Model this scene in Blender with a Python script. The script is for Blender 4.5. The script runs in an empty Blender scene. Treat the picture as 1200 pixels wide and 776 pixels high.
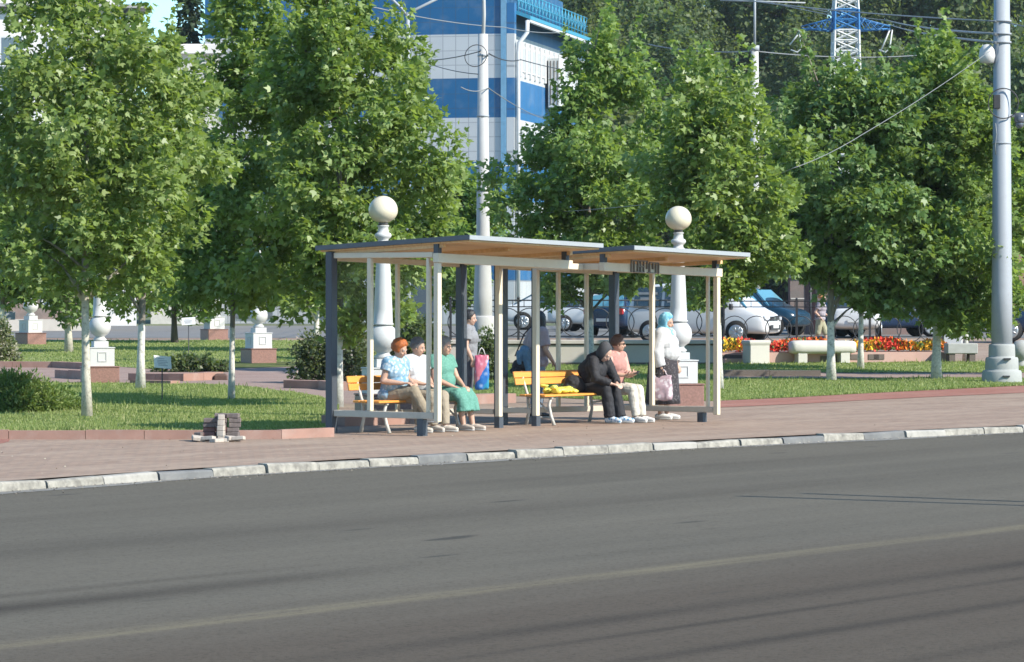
import bpy, bmesh, math, random
import numpy as np
from mathutils import Vector, Matrix, noise as mnoise
R = math.radians
rng = random.Random(7)
scene = bpy.context.scene
COL = scene.collection

# ------------------------------------------------------------------ measures
F, VH, CH = 4000.0, 345.0, 1.95          # focal length in photo pixels, horizon row, camera height
def G(Y):                                  # the square rises gently towards the back
    return 0.0 if Y < 83 else min(0.42, 0.012 * (Y - 83))
def X_at(u, Y): return (u - 600.0) / F * Y
def Z_at(v, Y): return CH - (v - VH) * Y / F
def gp(u, v, z=None):                      # ground point seen at a photo pixel
    lo, hi = 10.0, 400.0
    for _ in range(60):
        m = (lo + hi) / 2
        g = G(m) if z is None else z
        if VH + F * (CH - g) / m > v: lo = m
        else: hi = m
    Y = (lo + hi) / 2
    return Vector((X_at(u, Y), Y, G(Y) if z is None else z))

# ------------------------------------------------------------------ tagging
def setp(o, label=None, cat=None, group=None, kind=None):
    if label: o['label'] = label
    if cat: o['category'] = cat
    if group: o['group'] = group
    if kind: o['kind'] = kind
    return o
def thing(name, label, cat, loc=(0, 0, 0), rotz=0.0, group=None):
    o = bpy.data.objects.new(name, None); COL.objects.link(o)
    o.empty_display_size = 0.2
    o.location = loc; o.rotation_euler = (0, 0, rotz)
    return setp(o, label, cat, group)
def copy_tree(o, parent=None):
    c = o.copy(); COL.objects.link(c)
    if parent is not None: c.parent = parent
    for ch in list(o.children): copy_tree(ch, c)
    return c

# ------------------------------------------------------------------ mesh builder
class MB:
    def __init__(s): s.v = []; s.f = []; s.mi = []; s.sm = []; s.m = 0
    def _add(s, vs, fs, smooth=False):
        b = len(s.v); s.v += [tuple(p) for p in vs]
        for f in fs:
            s.f.append([b + i for i in f]); s.mi.append(s.m); s.sm.append(smooth)
    def box(s, c, d, rz=0.0, mat=None):
        x, y, z = d[0] / 2, d[1] / 2, d[2] / 2
        ps = [Vector((i, j, k)) for k in (-z, z) for j in (-y, y) for i in (-x, x)]
        if rz: M_ = Matrix.Rotation(rz, 3, 'Z'); ps = [M_ @ p for p in ps]
        if mat is not None: ps = [mat @ p for p in ps]
        ps = [p + Vector(c) for p in ps]
        s._add(ps, [(0, 2, 3, 1), (4, 5, 7, 6), (0, 1, 5, 4), (2, 6, 7, 3), (0, 4, 6, 2), (1, 3, 7, 5)])
    def bx(s, x0, x1, y0, y1, z0, z1):
        s.box(((x0 + x1) / 2, (y0 + y1) / 2, (z0 + z1) / 2), (x1 - x0, y1 - y0, z1 - z0))
    def tube(s, pts, rad, n=10, cap=True, smooth=True):
        pts = [Vector(p) for p in pts]
        if not hasattr(rad, '__len__'): rad = [rad] * len(pts)
        vs = []; fs = []
        up = None
        for i, p in enumerate(pts):
            d = (pts[min(i + 1, len(pts) - 1)] - pts[max(i - 1, 0)])
            if d.length < 1e-9: d = Vector((0, 0, 1))
            d.normalize()
            if up is None:
                up = Vector((0, 0, 1)) if abs(d.z) < .9 else Vector((1, 0, 0))
            a = d.cross(up)
            if a.length < 1e-4: a = d.cross(Vector((0, 1, 0)))
            a.normalize(); b = a.cross(d).normalized(); up = b
            for k in range(n):
                t = 2 * math.pi * k / n
                vs.append(p + (a * math.cos(t) + b * math.sin(t)) * rad[i])
        for i in range(len(pts) - 1):
            for k in range(n):
                k2 = (k + 1) % n
                fs.append((i * n + k, i * n + k2, (i + 1) * n + k2, (i + 1) * n + k))
        s._add(vs, fs, smooth)
        if cap:
            b = len(s.v) - len(vs)
            s.f.append([b + k for k in range(n)][::-1]); s.mi.append(s.m); s.sm.append(False)
            s.f.append([b + (len(pts) - 1) * n + k for k in range(n)]); s.mi.append(s.m); s.sm.append(False)
    def lathe(s, prof, c=(0, 0, 0), n=24, smooth=True, axis='Z'):
        vs = []; fs = []
        for r, z in prof:
            for k in range(n):
                t = 2 * math.pi * k / n
                q = Vector((r * math.cos(t), r * math.sin(t), z))
                if axis == 'Y': q = Vector((q.x, q.z, q.y))
                if axis == 'X': q = Vector((q.z, q.x, q.y))
                vs.append(q + Vector(c))
        for i in range(len(prof) - 1):
            for k in range(n):
                k2 = (k + 1) % n
                fs.append((i * n + k, i * n + k2, (i + 1) * n + k2, (i + 1) * n + k))
        s._add(vs, fs, smooth)
        b = len(s.v) - len(vs)
        for i, rev in ((0, True), (len(prof) - 1, False)):
            if prof[i][0] > 1e-4:
                l = [b + i * n + k for k in range(n)]
                s.f.append(l[::-1] if rev else l); s.mi.append(s.m); s.sm.append(False)
    def ell(s, c, r, n=16, m=10, rot=None):
        if not hasattr(r, '__len__'): r = (r, r, r)
        vs = []; fs = []
        for i in range(m + 1):
            ph = math.pi * i / m
            for k in range(n):
                t = 2 * math.pi * k / n
                q = Vector((r[0] * math.sin(ph) * math.cos(t), r[1] * math.sin(ph) * math.sin(t), r[2] * math.cos(ph)))
                if rot is not None: q = rot @ q
                vs.append(q + Vector(c))
        for i in range(m):
            for k in range(n):
                k2 = (k + 1) % n
                fs.append((i * n + k, (i + 1) * n + k, (i + 1) * n + k2, i * n + k2))
        s._add(vs, fs, True)
    def caps(s, p0, p1, r0, r1, n=12):
        s.tube([p0, p1], [r0, r1], n); s.ell(p0, r0, n, 8); s.ell(p1, r1, n, 8)
    def chain(s, pts, rad, n=12):
        for i in range(len(pts) - 1): s.caps(pts[i], pts[i + 1], rad[i], rad[i + 1], n)
    def prism(s, poly, z0, z1, fn=None):      # closed polygon in xy extruded in z
        n = len(poly)
        vs = [Vector((p[0], p[1], z0)) for p in poly] + [Vector((p[0], p[1], z1)) for p in poly]
        if fn: vs = [fn(q) for q in vs]
        fs = [tuple(range(n))[::-1], tuple(range(n, 2 * n))] + [(i, (i + 1) % n, n + (i + 1) % n, n + i) for i in range(n)]
        s._add(vs, fs)
    def ring(s, c, r, t, u, v, n=28, k=6):    # torus, in the plane of unit vectors u, v
        pts = [Vector(c) + (Vector(u) * math.cos(2 * math.pi * i / n) + Vector(v) * math.sin(2 * math.pi * i / n)) * r for i in range(n + 1)]
        s.tube(pts, t, k, cap=False)
    def quad(s, a, b, c, d): s._add([a, b, c, d], [(0, 1, 2, 3)])
    def loft(s, rings, closed=True, cap=True, smooth=True):
        n = len(rings[0]); vs = [p for r in rings for p in r]; fs = []
        for i in range(len(rings) - 1):
            for k in range(n if closed else n - 1):
                k2 = (k + 1) % n
                fs.append((i * n + k, i * n + k2, (i + 1) * n + k2, (i + 1) * n + k))
        s._add(vs, fs, smooth)
        if cap and closed:
            b = len(s.v) - len(vs)
            s.f.append([b + k for k in range(n)][::-1]); s.mi.append(s.m); s.sm.append(False)
            s.f.append([b + (len(rings) - 1) * n + k for k in range(n)]); s.mi.append(s.m); s.sm.append(False)
    def warp(s, fn): s.v = [tuple(fn(Vector(p))) for p in s.v]
    def build(s, name, mats, parent=None, bevel=0.0, remesh=0.0, smooth_it=0, disp=None, fix=True, loc=None, auto=False):
        me = bpy.data.meshes.new(name)
        me.from_pydata(s.v, [], s.f)
        if not isinstance(mats, (list, tuple)): mats = [mats]
        for m in mats: me.materials.append(m)
        me.polygons.foreach_set('material_index', s.mi)
        me.polygons.foreach_set('use_smooth', s.sm)
        if fix or bevel:
            bm = bmesh.new(); bm.from_mesh(me)
            if fix: bmesh.ops.recalc_face_normals(bm, faces=bm.faces)
            if bevel:
                ed = [e for e in bm.edges if len(e.link_faces) == 2 and e.calc_face_angle(0) > 0.6]
                bmesh.ops.bevel(bm, geom=ed, offset=bevel, segments=1, affect='EDGES', clamp_overlap=True)
            bm.to_mesh(me); bm.free()
        me.update()
        o = bpy.data.objects.new(name, me); COL.objects.link(o)
        if parent is not None: o.parent = parent
        if loc is not None: o.location = loc
        if remesh:
            md = o.modifiers.new('r', 'REMESH'); md.mode = 'VOXEL'; md.voxel_size = remesh; md.use_smooth_shade = True
            if smooth_it:
                md = o.modifiers.new('s', 'SMOOTH'); md.iterations = smooth_it; md.factor = 0.5
        if disp:
            md = o.modifiers.new('d', 'DISPLACE'); md.texture = cloth_tex(disp[1]); md.strength = disp[0]; md.mid_level = 0.5
            md.texture_coords = 'LOCAL'
        return o
_ct = {}
def cloth_tex(sz):
    if sz not in _ct:
        t = bpy.data.textures.new('folds', 'CLOUDS'); t.noise_scale = sz; t.noise_depth = 2; _ct[sz] = t
    return _ct[sz]

# ------------------------------------------------------------------ materials
def new_mat(name):
    m = bpy.data.materials.new(name); m.use_nodes = True
    nt = m.node_tree; b = nt.nodes['Principled BSDF']
    return m, nt, b
def nd(nt, t, **kw):
    n = nt.nodes.new(t)
    for k, v in kw.items():
        if k in n.inputs: n.inputs[k].default_value = v
        else: setattr(n, k, v)
    return n
def c4(c, k=1.0): return (min(1, c[0] * k), min(1, c[1] * k), min(1, c[2] * k), 1)
def ramp(nt, stops, fac, interp='LINEAR'):
    r = nt.nodes.new('ShaderNodeValToRGB'); r.color_ramp.interpolation = interp
    e = r.color_ramp.elements
    while len(e) < len(stops): e.new(0.5)
    for i, (p, c) in enumerate(stops): e[i].position = p; e[i].color = c4(c) if len(c) == 3 else c
    nt.links.new(fac, r.inputs['Fac']); return r
def mixc(nt, fac, a, b, mode='MIX'):
    n = nt.nodes.new('ShaderNodeMix'); n.data_type = 'RGBA'; n.blend_type = mode
    for sock, val in ((n.inputs[0], fac), (n.inputs[6], a), (n.inputs[7], b)):
        if hasattr(val, 'links') or hasattr(val, 'is_linked'): nt.links.new(val, sock)
        elif hasattr(val, '__len__'): sock.default_value = c4(val) if len(val) == 3 else val
        else: sock.default_value = val
    return n.outputs[2]
def math_(nt, op, a, b=None, c=None):
    n = nt.nodes.new('ShaderNodeMath'); n.operation = op
    for i, val in enumerate((a, b, c)):
        if val is None: continue
        if hasattr(val, 'is_linked'): nt.links.new(val, n.inputs[i])
        else: n.inputs[i].default_value = val
    return n.outputs[0]
def coord(nt, kind='Object', rotz=0.0, scale=(1, 1, 1)):
    tc = nt.nodes.new('ShaderNodeTexCoord'); mp = nt.nodes.new('ShaderNodeMapping')
    nt.links.new(tc.outputs[kind], mp.inputs['Vector'])
    mp.inputs['Rotation'].default_value = (0, 0, rotz); mp.inputs['Scale'].default_value = scale
    return mp.outputs['Vector']
def noise_(nt, vec, scale, detail=4, rough=.55):
    n = nd(nt, 'ShaderNodeTexNoise', Scale=scale, Detail=detail, Roughness=rough)
    nt.links.new(vec, n.inputs['Vector']); return n.outputs['Fac']
def bump_(nt, b, h, strength=.3, dist=.02):
    n = nd(nt, 'ShaderNodeBump', Strength=strength, Distance=dist)
    nt.links.new(h, n.inputs['Height']); nt.links.new(n.outputs['Normal'], b.inputs['Normal'])
_mc = {}
def M(name, col, rough=.6, var=.12, scale=6.0, bump=0.0, metal=0.0, spec=.5, dirt=None, dscale=2.0, damt=.5):
    if name in _mc: return _mc[name]
    col = tuple(q * .84 for q in col)
    if dirt is not None: dirt = tuple(q * .84 for q in dirt)
    m, nt, b = new_mat(name)
    v = coord(nt)
    f = noise_(nt, v, scale)
    r = ramp(nt, [(.25, c4(col, 1 - var)), (.75, c4(col, 1 + var))], f)
    out = r.outputs['Color']
    if dirt is not None:
        d = noise_(nt, v, dscale, 6, .65)
        rr = ramp(nt, [(.48, (0, 0, 0)), (.75, (damt, damt, damt))], d)
        out = mixc(nt, rr.outputs['Color'], out, dirt)
    nt.links.new(out, b.inputs['Base Color'])
    b.inputs['Roughness'].default_value = rough; b.inputs['Metallic'].default_value = metal
    b.inputs['Specular IOR Level'].default_value = spec
    if bump: bump_(nt, b, noise_(nt, v, scale * 5), bump, .01)
    _mc[name] = m; return m
def glass_mat(name, tint=(.9, .95, .95), gloss=.12, rough=.03):
    m = bpy.data.materials.new(name); m.use_nodes = True; nt = m.node_tree
    for n in list(nt.nodes): nt.nodes.remove(n)
    o = nt.nodes.new('ShaderNodeOutputMaterial'); t = nd(nt, 'ShaderNodeBsdfTransparent'); t.inputs[0].default_value = c4(tint)
    g = nd(nt, 'ShaderNodeBsdfGlossy', Roughness=rough); g.inputs[0].default_value = (1, 1, 1, 1)
    mx = nt.nodes.new('ShaderNodeMixShader'); mx.inputs[0].default_value = gloss
    nt.links.new(t.outputs[0], mx.inputs[1]); nt.links.new(g.outputs[0], mx.inputs[2]); nt.links.new(mx.outputs[0], o.inputs[0])
    return m
def leaf_mat(name, stops, trans=.35, rough=.45, spec=.5):
    m, nt, b = new_mat(name)
    g = nt.nodes.new('ShaderNodeNewGeometry')
    r = ramp(nt, stops, g.outputs['Random Per Island'])
    oi = nt.nodes.new('ShaderNodeObjectInfo')
    h = nt.nodes.new('ShaderNodeHueSaturation')
    nt.links.new(math_(nt, 'MULTIPLY_ADD', oi.outputs['Random'], .03, .485), h.inputs['Hue'])
    h.inputs['Saturation'].default_value = .88
    nt.links.new(r.outputs['Color'], h.inputs['Color'])
    nt.links.new(h.outputs['Color'], b.inputs['Base Color'])
    b.inputs['Roughness'].default_value = rough; b.inputs['Specular IOR Level'].default_value = spec
    t = nt.nodes.new('ShaderNodeBsdfTranslucent')
    tc = mixc(nt, .55, h.outputs['Color'], (.34, .46, .03), 'MIX')
    nt.links.new(tc, t.inputs['Color'])
    mx = nt.nodes.new('ShaderNodeMixShader'); mx.inputs[0].default_value = trans
    out = nt.nodes['Material Output']
    nt.links.new(b.outputs[0], mx.inputs[1]); nt.links.new(t.outputs[0], mx.inputs[2]); nt.links.new(mx.outputs[0], out.inputs['Surface'])
    return m
# ================================================================== SETTING
PHR = R(53.7)                                # road direction
def clip(poly, axis_val, keep_less):
    out = []
    n = len(poly)
    for i in range(n):
        a, b = poly[i], poly[(i + 1) % n]
        ia = (a[1] <= axis_val) == keep_less or abs(a[1] - axis_val) < 1e-9
        ib = (b[1] <= axis_val) == keep_less or abs(b[1] - axis_val) < 1e-9
        if ia: out.append(a)
        if ia != ib:
            t = (axis_val - a[1]) / (b[1] - a[1])
            out.append((a[0] + t * (b[0] - a[0]), axis_val))
    return out
def bands(poly):
    res = []
    lo = [(-1e9, 83.0), (83.0, 118.0), (118.0, 1e9)]
    for y0, y1 in lo:
        p = poly
        if y1 < 1e8: p = clip(p, y1, True)
        if p and y0 > -1e8: p = clip(p, y0, False)
        if len(p) >= 3 and max(q[1] for q in p) - min(q[1] for q in p) > 1e-6: res.append(p)
    return res
def sheet(name, poly, zoff, mat, kind='structure'):
    bm = bmesh.new()
    for p in bands([(q[0], q[1]) for q in poly]):
        vs = [bm.verts.new((x, y, G(y) + zoff)) for x, y in p]
        try: f = bm.faces.new(vs)
        except ValueError: continue
    bmesh.ops.triangulate(bm, faces=bm.faces[:])
    for f in bm.faces:
        f.normal_update()
        if f.normal.z < 0: f.normal_flip()
    me = bpy.data.meshes.new(name); bm.to_mesh(me); bm.free()
    me.materials.append(mat)
    o = bpy.data.objects.new(name, me); COL.objects.link(o); o['kind'] = kind
    return o

# ---- materials of the ground
def road_mat():
    m, nt, b = new_mat('asphalt')
    v = coord(nt, 'Object', -PHR)
    sep = nt.nodes.new('ShaderNodeSeparateXYZ'); nt.links.new(v, sep.inputs[0])
    q = sep.outputs['Y']
    mp = nt.nodes.new('ShaderNodeMapping'); nt.links.new(v, mp.inputs['Vector']); mp.inputs['Scale'].default_value = (.06, 1.6, 1)
    st = noise_(nt, mp.outputs[0], 1.0, 5, .6)
    mp2 = nt.nodes.new('ShaderNodeMapping'); nt.links.new(v, mp2.inputs['Vector']); mp2.inputs['Scale'].default_value = (.5, 3.5, 1)
    st2 = noise_(nt, mp2.outputs[0], 1.0, 5, .7)
    big = noise_(nt, v, .12, 3)
    grain = noise_(nt, v, 26, 4, .85)
    base = mixc(nt, ramp(nt, [(.3, (0, 0, 0)), (.7, (1, 1, 1))], st).outputs[0], (.084, .082, .076), (.104, .101, .093))
    base = mixc(nt, ramp(nt, [(.35, (0, 0, 0)), (.75, (.5, .5, .5))], big).outputs[0], base, (.116, .112, .102))
    # the near lane is browner and dustier
    near = nt.nodes.new('ShaderNodeMapRange'); near.inputs['From Min'].default_value = 15.5; near.inputs['From Max'].default_value = 13.2
    nt.links.new(math_(nt, 'ADD', q, math_(nt, 'MULTIPLY', st2, .8)), near.inputs['Value'])
    base = mixc(nt, near.outputs[0], base, mixc(nt, st, (.064, .057, .051), (.084, .076, .069)))
    # tyre-worn dark streaks along the lanes
    tot = None
    def ss(a_, b_):
        mr = nt.nodes.new('ShaderNodeMapRange'); mr.interpolation_type = 'SMOOTHSTEP'; mr.inputs['From Min'].default_value = a_; mr.inputs['From Max'].default_value = b_
        nt.links.new(sep.outputs['X'], mr.inputs['Value']); return mr.outputs[0]
    rt, lf = ss(13.0, 18.5), ss(21.5, 18.5)
    for qi, w, a, mk in ((15.85, .28, 1.0, lf), (16.5, .12, .5, lf), (12.25, .17, 1.25, rt), (11.62, .07, 1.1, rt), (10.75, .11, 1.3, rt), (9.5, .12, .9, rt), (19.2, .6, .25, None), (22.1, .6, .2, None)):
        d = math_(nt, 'DIVIDE', math_(nt, 'SUBTRACT', math_(nt, 'ADD', q, math_(nt, 'MULTIPLY', st, .10)), qi + .05), w)
        g = math_(nt, 'MULTIPLY', math_(nt, 'POWER', 2.718, math_(nt, 'MULTIPLY', math_(nt, 'MULTIPLY', d, d), -1.0)), a)
        if mk is not None: g = math_(nt, 'MULTIPLY', g, mk)
        tot = g if tot is None else math_(nt, 'ADD', tot, g)
    lng = nt.nodes.new('ShaderNodeMapping'); nt.links.new(v, lng.inputs['Vector']); lng.inputs['Scale'].default_value = (.12, .25, 1)
    mask = ramp(nt, [(.35, (0.4, 0.4, 0.4)), (.6, (1, 1, 1))], noise_(nt, lng.outputs[0], 1.0, 2)).outputs[0]
    base = mixc(nt, math_(nt, 'MINIMUM', math_(nt, 'MULTIPLY', tot, mask), .9), base, (.042, .039, .037))
    # small dark tar flecks
    fl = nt.nodes.new('ShaderNodeMapping'); nt.links.new(v, fl.inputs['Vector']); fl.inputs['Scale'].default_value = (.55, 2.4, 1)
    fle = ramp(nt, [(.74, (0, 0, 0)), (.78, (.75, .75, .75))], noise_(nt, fl.outputs[0], .9, 1, .3)).outputs[0]
    base = mixc(nt, fle, base, (.04, .042, .045))
    sp = ramp(nt, [(.28, (.50, .50, .50)), (.50, (.98, .98, .98)), (.70, (1.0, 1.0, 1.0))], grain).outputs[0]
    base = mixc(nt, 1.0, base, sp, 'MULTIPLY')
    # worn centre line, dusty and nearly gone in places
    dq = math_(nt, 'DIVIDE', math_(nt, 'SUBTRACT', math_(nt, 'ADD', q, math_(nt, 'MULTIPLY', st, .03)), 14.195), .165)
    d4 = math_(nt, 'POWER', 2.718, math_(nt, 'MULTIPLY', math_(nt, 'POWER', math_(nt, 'ABSOLUTE', dq), 3.0), -1.0))
    ml = nt.nodes.new('ShaderNodeMapping'); nt.links.new(v, ml.inputs['Vector']); ml.inputs['Scale'].default_value = (.35, 5, 1)
    wear = math_(nt, 'ADD', math_(nt, 'MULTIPLY', noise_(nt, ml.outputs[0], 1.1, 6, .7), .75), math_(nt, 'MULTIPLY', grain, .25))
    wear = ramp(nt, [(.40, (.06, .06, .06)), (.72, (.50, .50, .50))], wear).outputs[0]
    base = mixc(nt, math_(nt, 'MULTIPLY', d4, wear), base, (.205, .19, .135))
    base = mixc(nt, 1.0, base, (1.13, 1.06, .925, 1), 'MULTIPLY')
    nt.links.new(base, b.inputs['Base Color']); b.inputs['Roughness'].default_value = 1.0
    b.inputs['Specular IOR Level'].default_value = .06
    bump_(nt, b, grain, .5, .012)
    return m
def paver_mat(name, c1, c2, rot, bw=.2, bh=.1, mortar=(.2, .17, .15), patch=(.40, .33, .28)):
    m, nt, b = new_mat(name)
    c1, c2, mortar, patch = (tuple(q * .84 for q in c) for c in (c1, c2, mortar, patch))
    v = coord(nt, 'Object', -rot)
    br = nd(nt, 'ShaderNodeTexBrick'); nt.links.new(v, br.inputs['Vector'])
    br.inputs['Scale'].default_value = 1.0; br.inputs['Brick Width'].default_value = bw; br.inputs['Row Height'].default_value = bh
    br.inputs['Mortar Size'].default_value = .006; br.inputs['Color1'].default_value = c4(c1); br.inputs['Color2'].default_value = c4(c2)
    br.inputs['Mortar'].default_value = c4(mortar); br.inputs['Bias'].default_value = 0
    mp = nt.nodes.new('ShaderNodeMapping'); nt.links.new(v, mp.inputs['Vector']); mp.inputs['Scale'].default_value = (.35, 1.3, 1)
    n1 = noise_(nt, mp.outputs[0], 1.0, 6, .65)
    o = mixc(nt, ramp(nt, [(.42, (0, 0, 0)), (.72, (.7, .7, .7))], n1).outputs[0], br.outputs['Color'], patch)
    n2 = noise_(nt, v, 7, 4, .7)
    o = mixc(nt, 1.0, o, ramp(nt, [(.3, (.8, .8, .8)), (.7, (1.14, 1.14, 1.14))], n2).outputs[0], 'MULTIPLY')
    nt.links.new(o, b.inputs['Base Color']); b.inputs['Roughness'].default_value = .95; b.inputs['Specular IOR Level'].default_value = .08
    bump_(nt, b, br.outputs['Fac'], -.3, .006)
    return m
m_road = road_mat()
m_pave = paver_mat('pink_pavers', (.385, .275, .205), (.31, .22, .165), R(50), patch=(.45, .355, .27))
m_red = paver_mat('red_pavers', (.40, .17, .125), (.33, .14, .105), R(50), patch=(.42, .24, .19))
m_plaza = paver_mat('plaza_pavers', (.37, .25, .21), (.33, .235, .2), R(20), patch=(.42, .33, .28))
m_brick = paver_mat('kerb_brick', (.36, .19, .145), (.30, .15, .115), 0, 1.0, .3, patch=(.40, .27, .22))
m_lot = M('car_park_asphalt', (.165, .16, .15), .9, .12, .8)
m_earth = M('far_ground', (.10, .12, .05), .95, .2, .05)
m_turf = M('turf', (.20, .235, .065), .95, .3, 1.2)

# ---- ground to the horizon
mb = MB()
for (y0, z0), (y1, z1) in (((-60, -.14), (168, -.14)), ((168, -.14), (171, .40)), ((171, .40), (3500, .40))):
    mb.quad((-3500, y0, z0), (3500, y0, z0), (3500, y1, z1), (-3500, y1, z1))
mb.build('ground', m_earth)['kind'] = 'structure'
rb = MB(); rb.quad((-140, -50, -.10), (260, -50, -.10), (260, 162, -.10), (-140, 162, -.10))
rb.build('road', m_road)['kind'] = 'structure'

# ---- kerb line, traced on the ground
kp = [gp(u, v, -.10) for u, v in ((0, 576.5), (100, 569), (200, 562), (300, 556), (400, 549.5), (500, 543), (600, 537.5), (700, 532), (800, 526.5), (900, 521), (1000, 516), (1100, 511), (1200, 506.5))]
d0 = (kp[0] - kp[1]).normalized()
left = [kp[0] + d0 * s for s in (60, 20, 8)]
right = []
pnt = kp[-1].copy(); ang = math.atan2((kp[-1] - kp[-2]).y, (kp[-1] - kp[-2]).x)
for s in (8, 12, 20, 30, 40, 50):
    ang -= .012
    pnt = pnt + Vector((math.cos(ang), math.sin(ang), 0)) * s; right.append(pnt.copy())
kerb_line = left + kp + right
# resample smoothly
def resample(pts, step):
    out = [pts[0].copy()]; acc = 0
    for a, b in zip(pts, pts[1:]):
        L = (b - a).length; d = step - acc
        while d < L:
            out.append(a.lerp(b, d / L)); d += step
        acc = (acc + L) % step if L >= 1e-6 else acc
    return out
for _ in range(3):
    kerb_line = [kerb_line[0]] + [(kerb_line[i - 1] + kerb_line[i] * 2 + kerb_line[i + 1]) / 4 for i in range(1, len(kerb_line) - 1)] + [kerb_line[-1]]
ks = resample(kerb_line, .92)
def nrm(i):
    a, b = ks[max(i - 1, 0)], ks[min(i + 1, len(ks) - 1)]
    d = (b - a).normalized(); return Vector((-d.y, d.x, 0))
m_k1 = M('kerb_whitewash', (.315, .295, .25), .95, .35, 9, .8, dirt=(.13, .12, .105), dscale=7, damt=1.0)
m_k2 = M('kerb_black_paint', (.15, .15, .145), .85, .2, 4, .3, dirt=(.24, .23, .21), dscale=6, damt=.8)
m_k3 = M('kerb_bare_concrete', (.36, .34, .30), .9, .15, 5, .3, dirt=(.22, .21, .19), dscale=6, damt=.8)
kb = MB()
kr = random.Random(11)
dark_at = {}
for i in range(len(ks) - 1):
    a, b = ks[i], ks[i + 1]
    mid = (a + b) / 2
    u = 600 + F * mid.x / mid.y if mid.y > 5 else -999
    kb.m = 0
    if 25 < u < 82 or 200 < u < 256 or 345 < u < 395 or 490 < u < 535 or 915 < u < 950 or 1030 < u < 1062: kb.m = 1
    elif kr.random() < .3 or u < 0: kb.m = 2
    na, nb = nrm(i), nrm(i + 1); e = (b - a).normalized() * .012
    a2, b2 = a + e, b - e
    jz = kr.uniform(-.014, .014); jo = kr.uniform(-.02, .02); tz = kr.uniform(-.010, .010)
    prof = ((0.0, -.02), (0.015, .07), (.035, .092), (.165, .094), (.165, -.02))
    ra = [a2 + na * (y + jo) + Vector((0, 0, z + (jz + tz if z > 0 else 0))) for y, z in prof]
    rb_ = [b2 + nb * (y + jo) + Vector((0, 0, z + (jz - tz if z > 0 else 0))) for y, z in prof]
    kb.loft([ra, rb_], True, True, False)
kb.build('kerb', [m_k1, m_k2, m_k3])['kind'] = 'structure'
# dusty gutter strip along the kerb foot
gb = MB()
for i in range(len(ks) - 1):
    na, nb = nrm(i), nrm(i + 1)
    w = lambda j: .22 + .09 * math.sin(j * .7) + .05 * math.sin(j * 1.9)
    up = Vector((0, 0, .004))
    gb.quad(ks[i] - na * w(i) + up, ks[i + 1] - nb * w(i + 1) + up, ks[i + 1] + up, ks[i] + up)
gb.build('gutter', M('gutter_dust', (.20, .19, .165), .95, .25, 6))['kind'] = 'structure'

# ---- pavement of the whole square behind the kerb
inner = [ks[i] + nrm(i) * .16 for i in range(len(ks))]
poly = [(p.x, p.y) for p in inner]
while poly[-1][1] > 166: poly.pop()
poly += [(poly[-1][0], 166), (-140, 166), (-140, poly[0][1])]
sheet('pavement', poly, 0.0, m_pave)
def gpl(l): return [(p.x, p.y) for p in (gp(u, v) for u, v in l)]
# ---- grass plots, paths
G_POLYS = {
 'near_left': [(-260, 506), (100, 505.5), (250, 505.5), (330, 505), (392, 503), (398, 474), (375, 466), (300, 456), (235, 451.5), (100, 450), (-260, 450)],
 'far_left': [(-260, 426), (95, 427), (180, 433), (245, 433), (275, 424.5), (400, 424.5), (520, 424.5), (520, 399.5), (-260, 399.5)],
 'near_right': [(548, 462), (640, 466), (760, 471), (840, 470), (930, 466), (1000, 462), (1100, 457), (1200, 452), (1420, 441), (1420, 440), (1200, 444.5), (960, 444.5), (842, 445), (548, 446)],
 'middle': [(548, 445.8), (842, 444.8), (842, 428), (548, 428)],
 'far_right': [(842, 437), (1440, 437), (1440, 424.5), (842, 424.5)],
}
gpoly = {k: gpl(v) for k, v in G_POLYS.items()}
for k, v in gpoly.items(): sheet('grass_plot', v, .010, m_turf)
# red border of the pavement and the plaza path
def strip(l, w_v): return gpl(l + [(u, v - w_v) for u, v in reversed(l)])
sheet('path', gpl([(840, 478), (930, 474), (1000, 470), (1100, 465), (1200, 460.5), (1420, 449), (1420, 441), (1200, 452.2), (1100, 457.2), (1000, 462.2), (930, 466.2), (840, 470.2)]), .006, m_red)
sheet('path', gpl([(-260, 449.8), (100, 449.8), (235, 451.3), (300, 455.8), (375, 465.8), (398, 473.8), (470, 473), (545, 462), (545, 428), (400, 424.7), (275, 424.7), (245, 433.2), (180, 433.2), (95, 427.2), (-260, 426.2)]), .004, m_plaza)
sheet('path', gpl([(842, 444.3), (1440, 443.8), (1440, 437.2), (842, 437.2)]), .005, m_plaza)
sheet('car_park', [(-120, 119), (60, 119), (110, 165.5), (-120, 165.5)], .012, m_lot)
# worn pinkish patch at the left edge of the pavement
sheet('path', gpl([(-120, 530), (-30, 527), (10, 518), (14, 512), (-20, 507.5), (-120, 508)]), .004, m_red)

# ---- low brick kerbs round the plots
def kerb_wall(pts, w, h, mat, z0=-.02):
    b = MB()
    P = [Vector(p) for p in pts]
    for a, c in zip(P, P[1:]):
        d = (c - a); L = d.length; d.normalize(); n = Vector((-d.y, d.x, 0)) * w
        k = max(1, round(L / 1.0))
        for i in range(k):
            p, q = a + d * (L * i / k + .004), a + d * (L * (i + 1) / k - .004)
            j = rng.uniform(-.008, .008)
            up0 = Vector((0, 0, z0)); up1 = Vector((0, 0, h + j))
            r0 = [p + up0, p + n + up0, p + n + up1, p + up1]; r1 = [q + up0, q + n + up0, q + n + up1, q + up1]
            b.loft([r0, r1], True, True, False)
    o = b.build('kerb', mat); o['kind'] = 'structure'; return o
m_bk = M('red_concrete_kerb', (.34, .195, .15), .85, .15, 2.5, .2, dirt=(.42, .33, .28), dscale=3)
kerb_wall([gp(u, v) for u, v in ((-260, 515), (100, 515), (238, 515), (330, 514.5), (392, 512))], .10, .125, m_bk)
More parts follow.
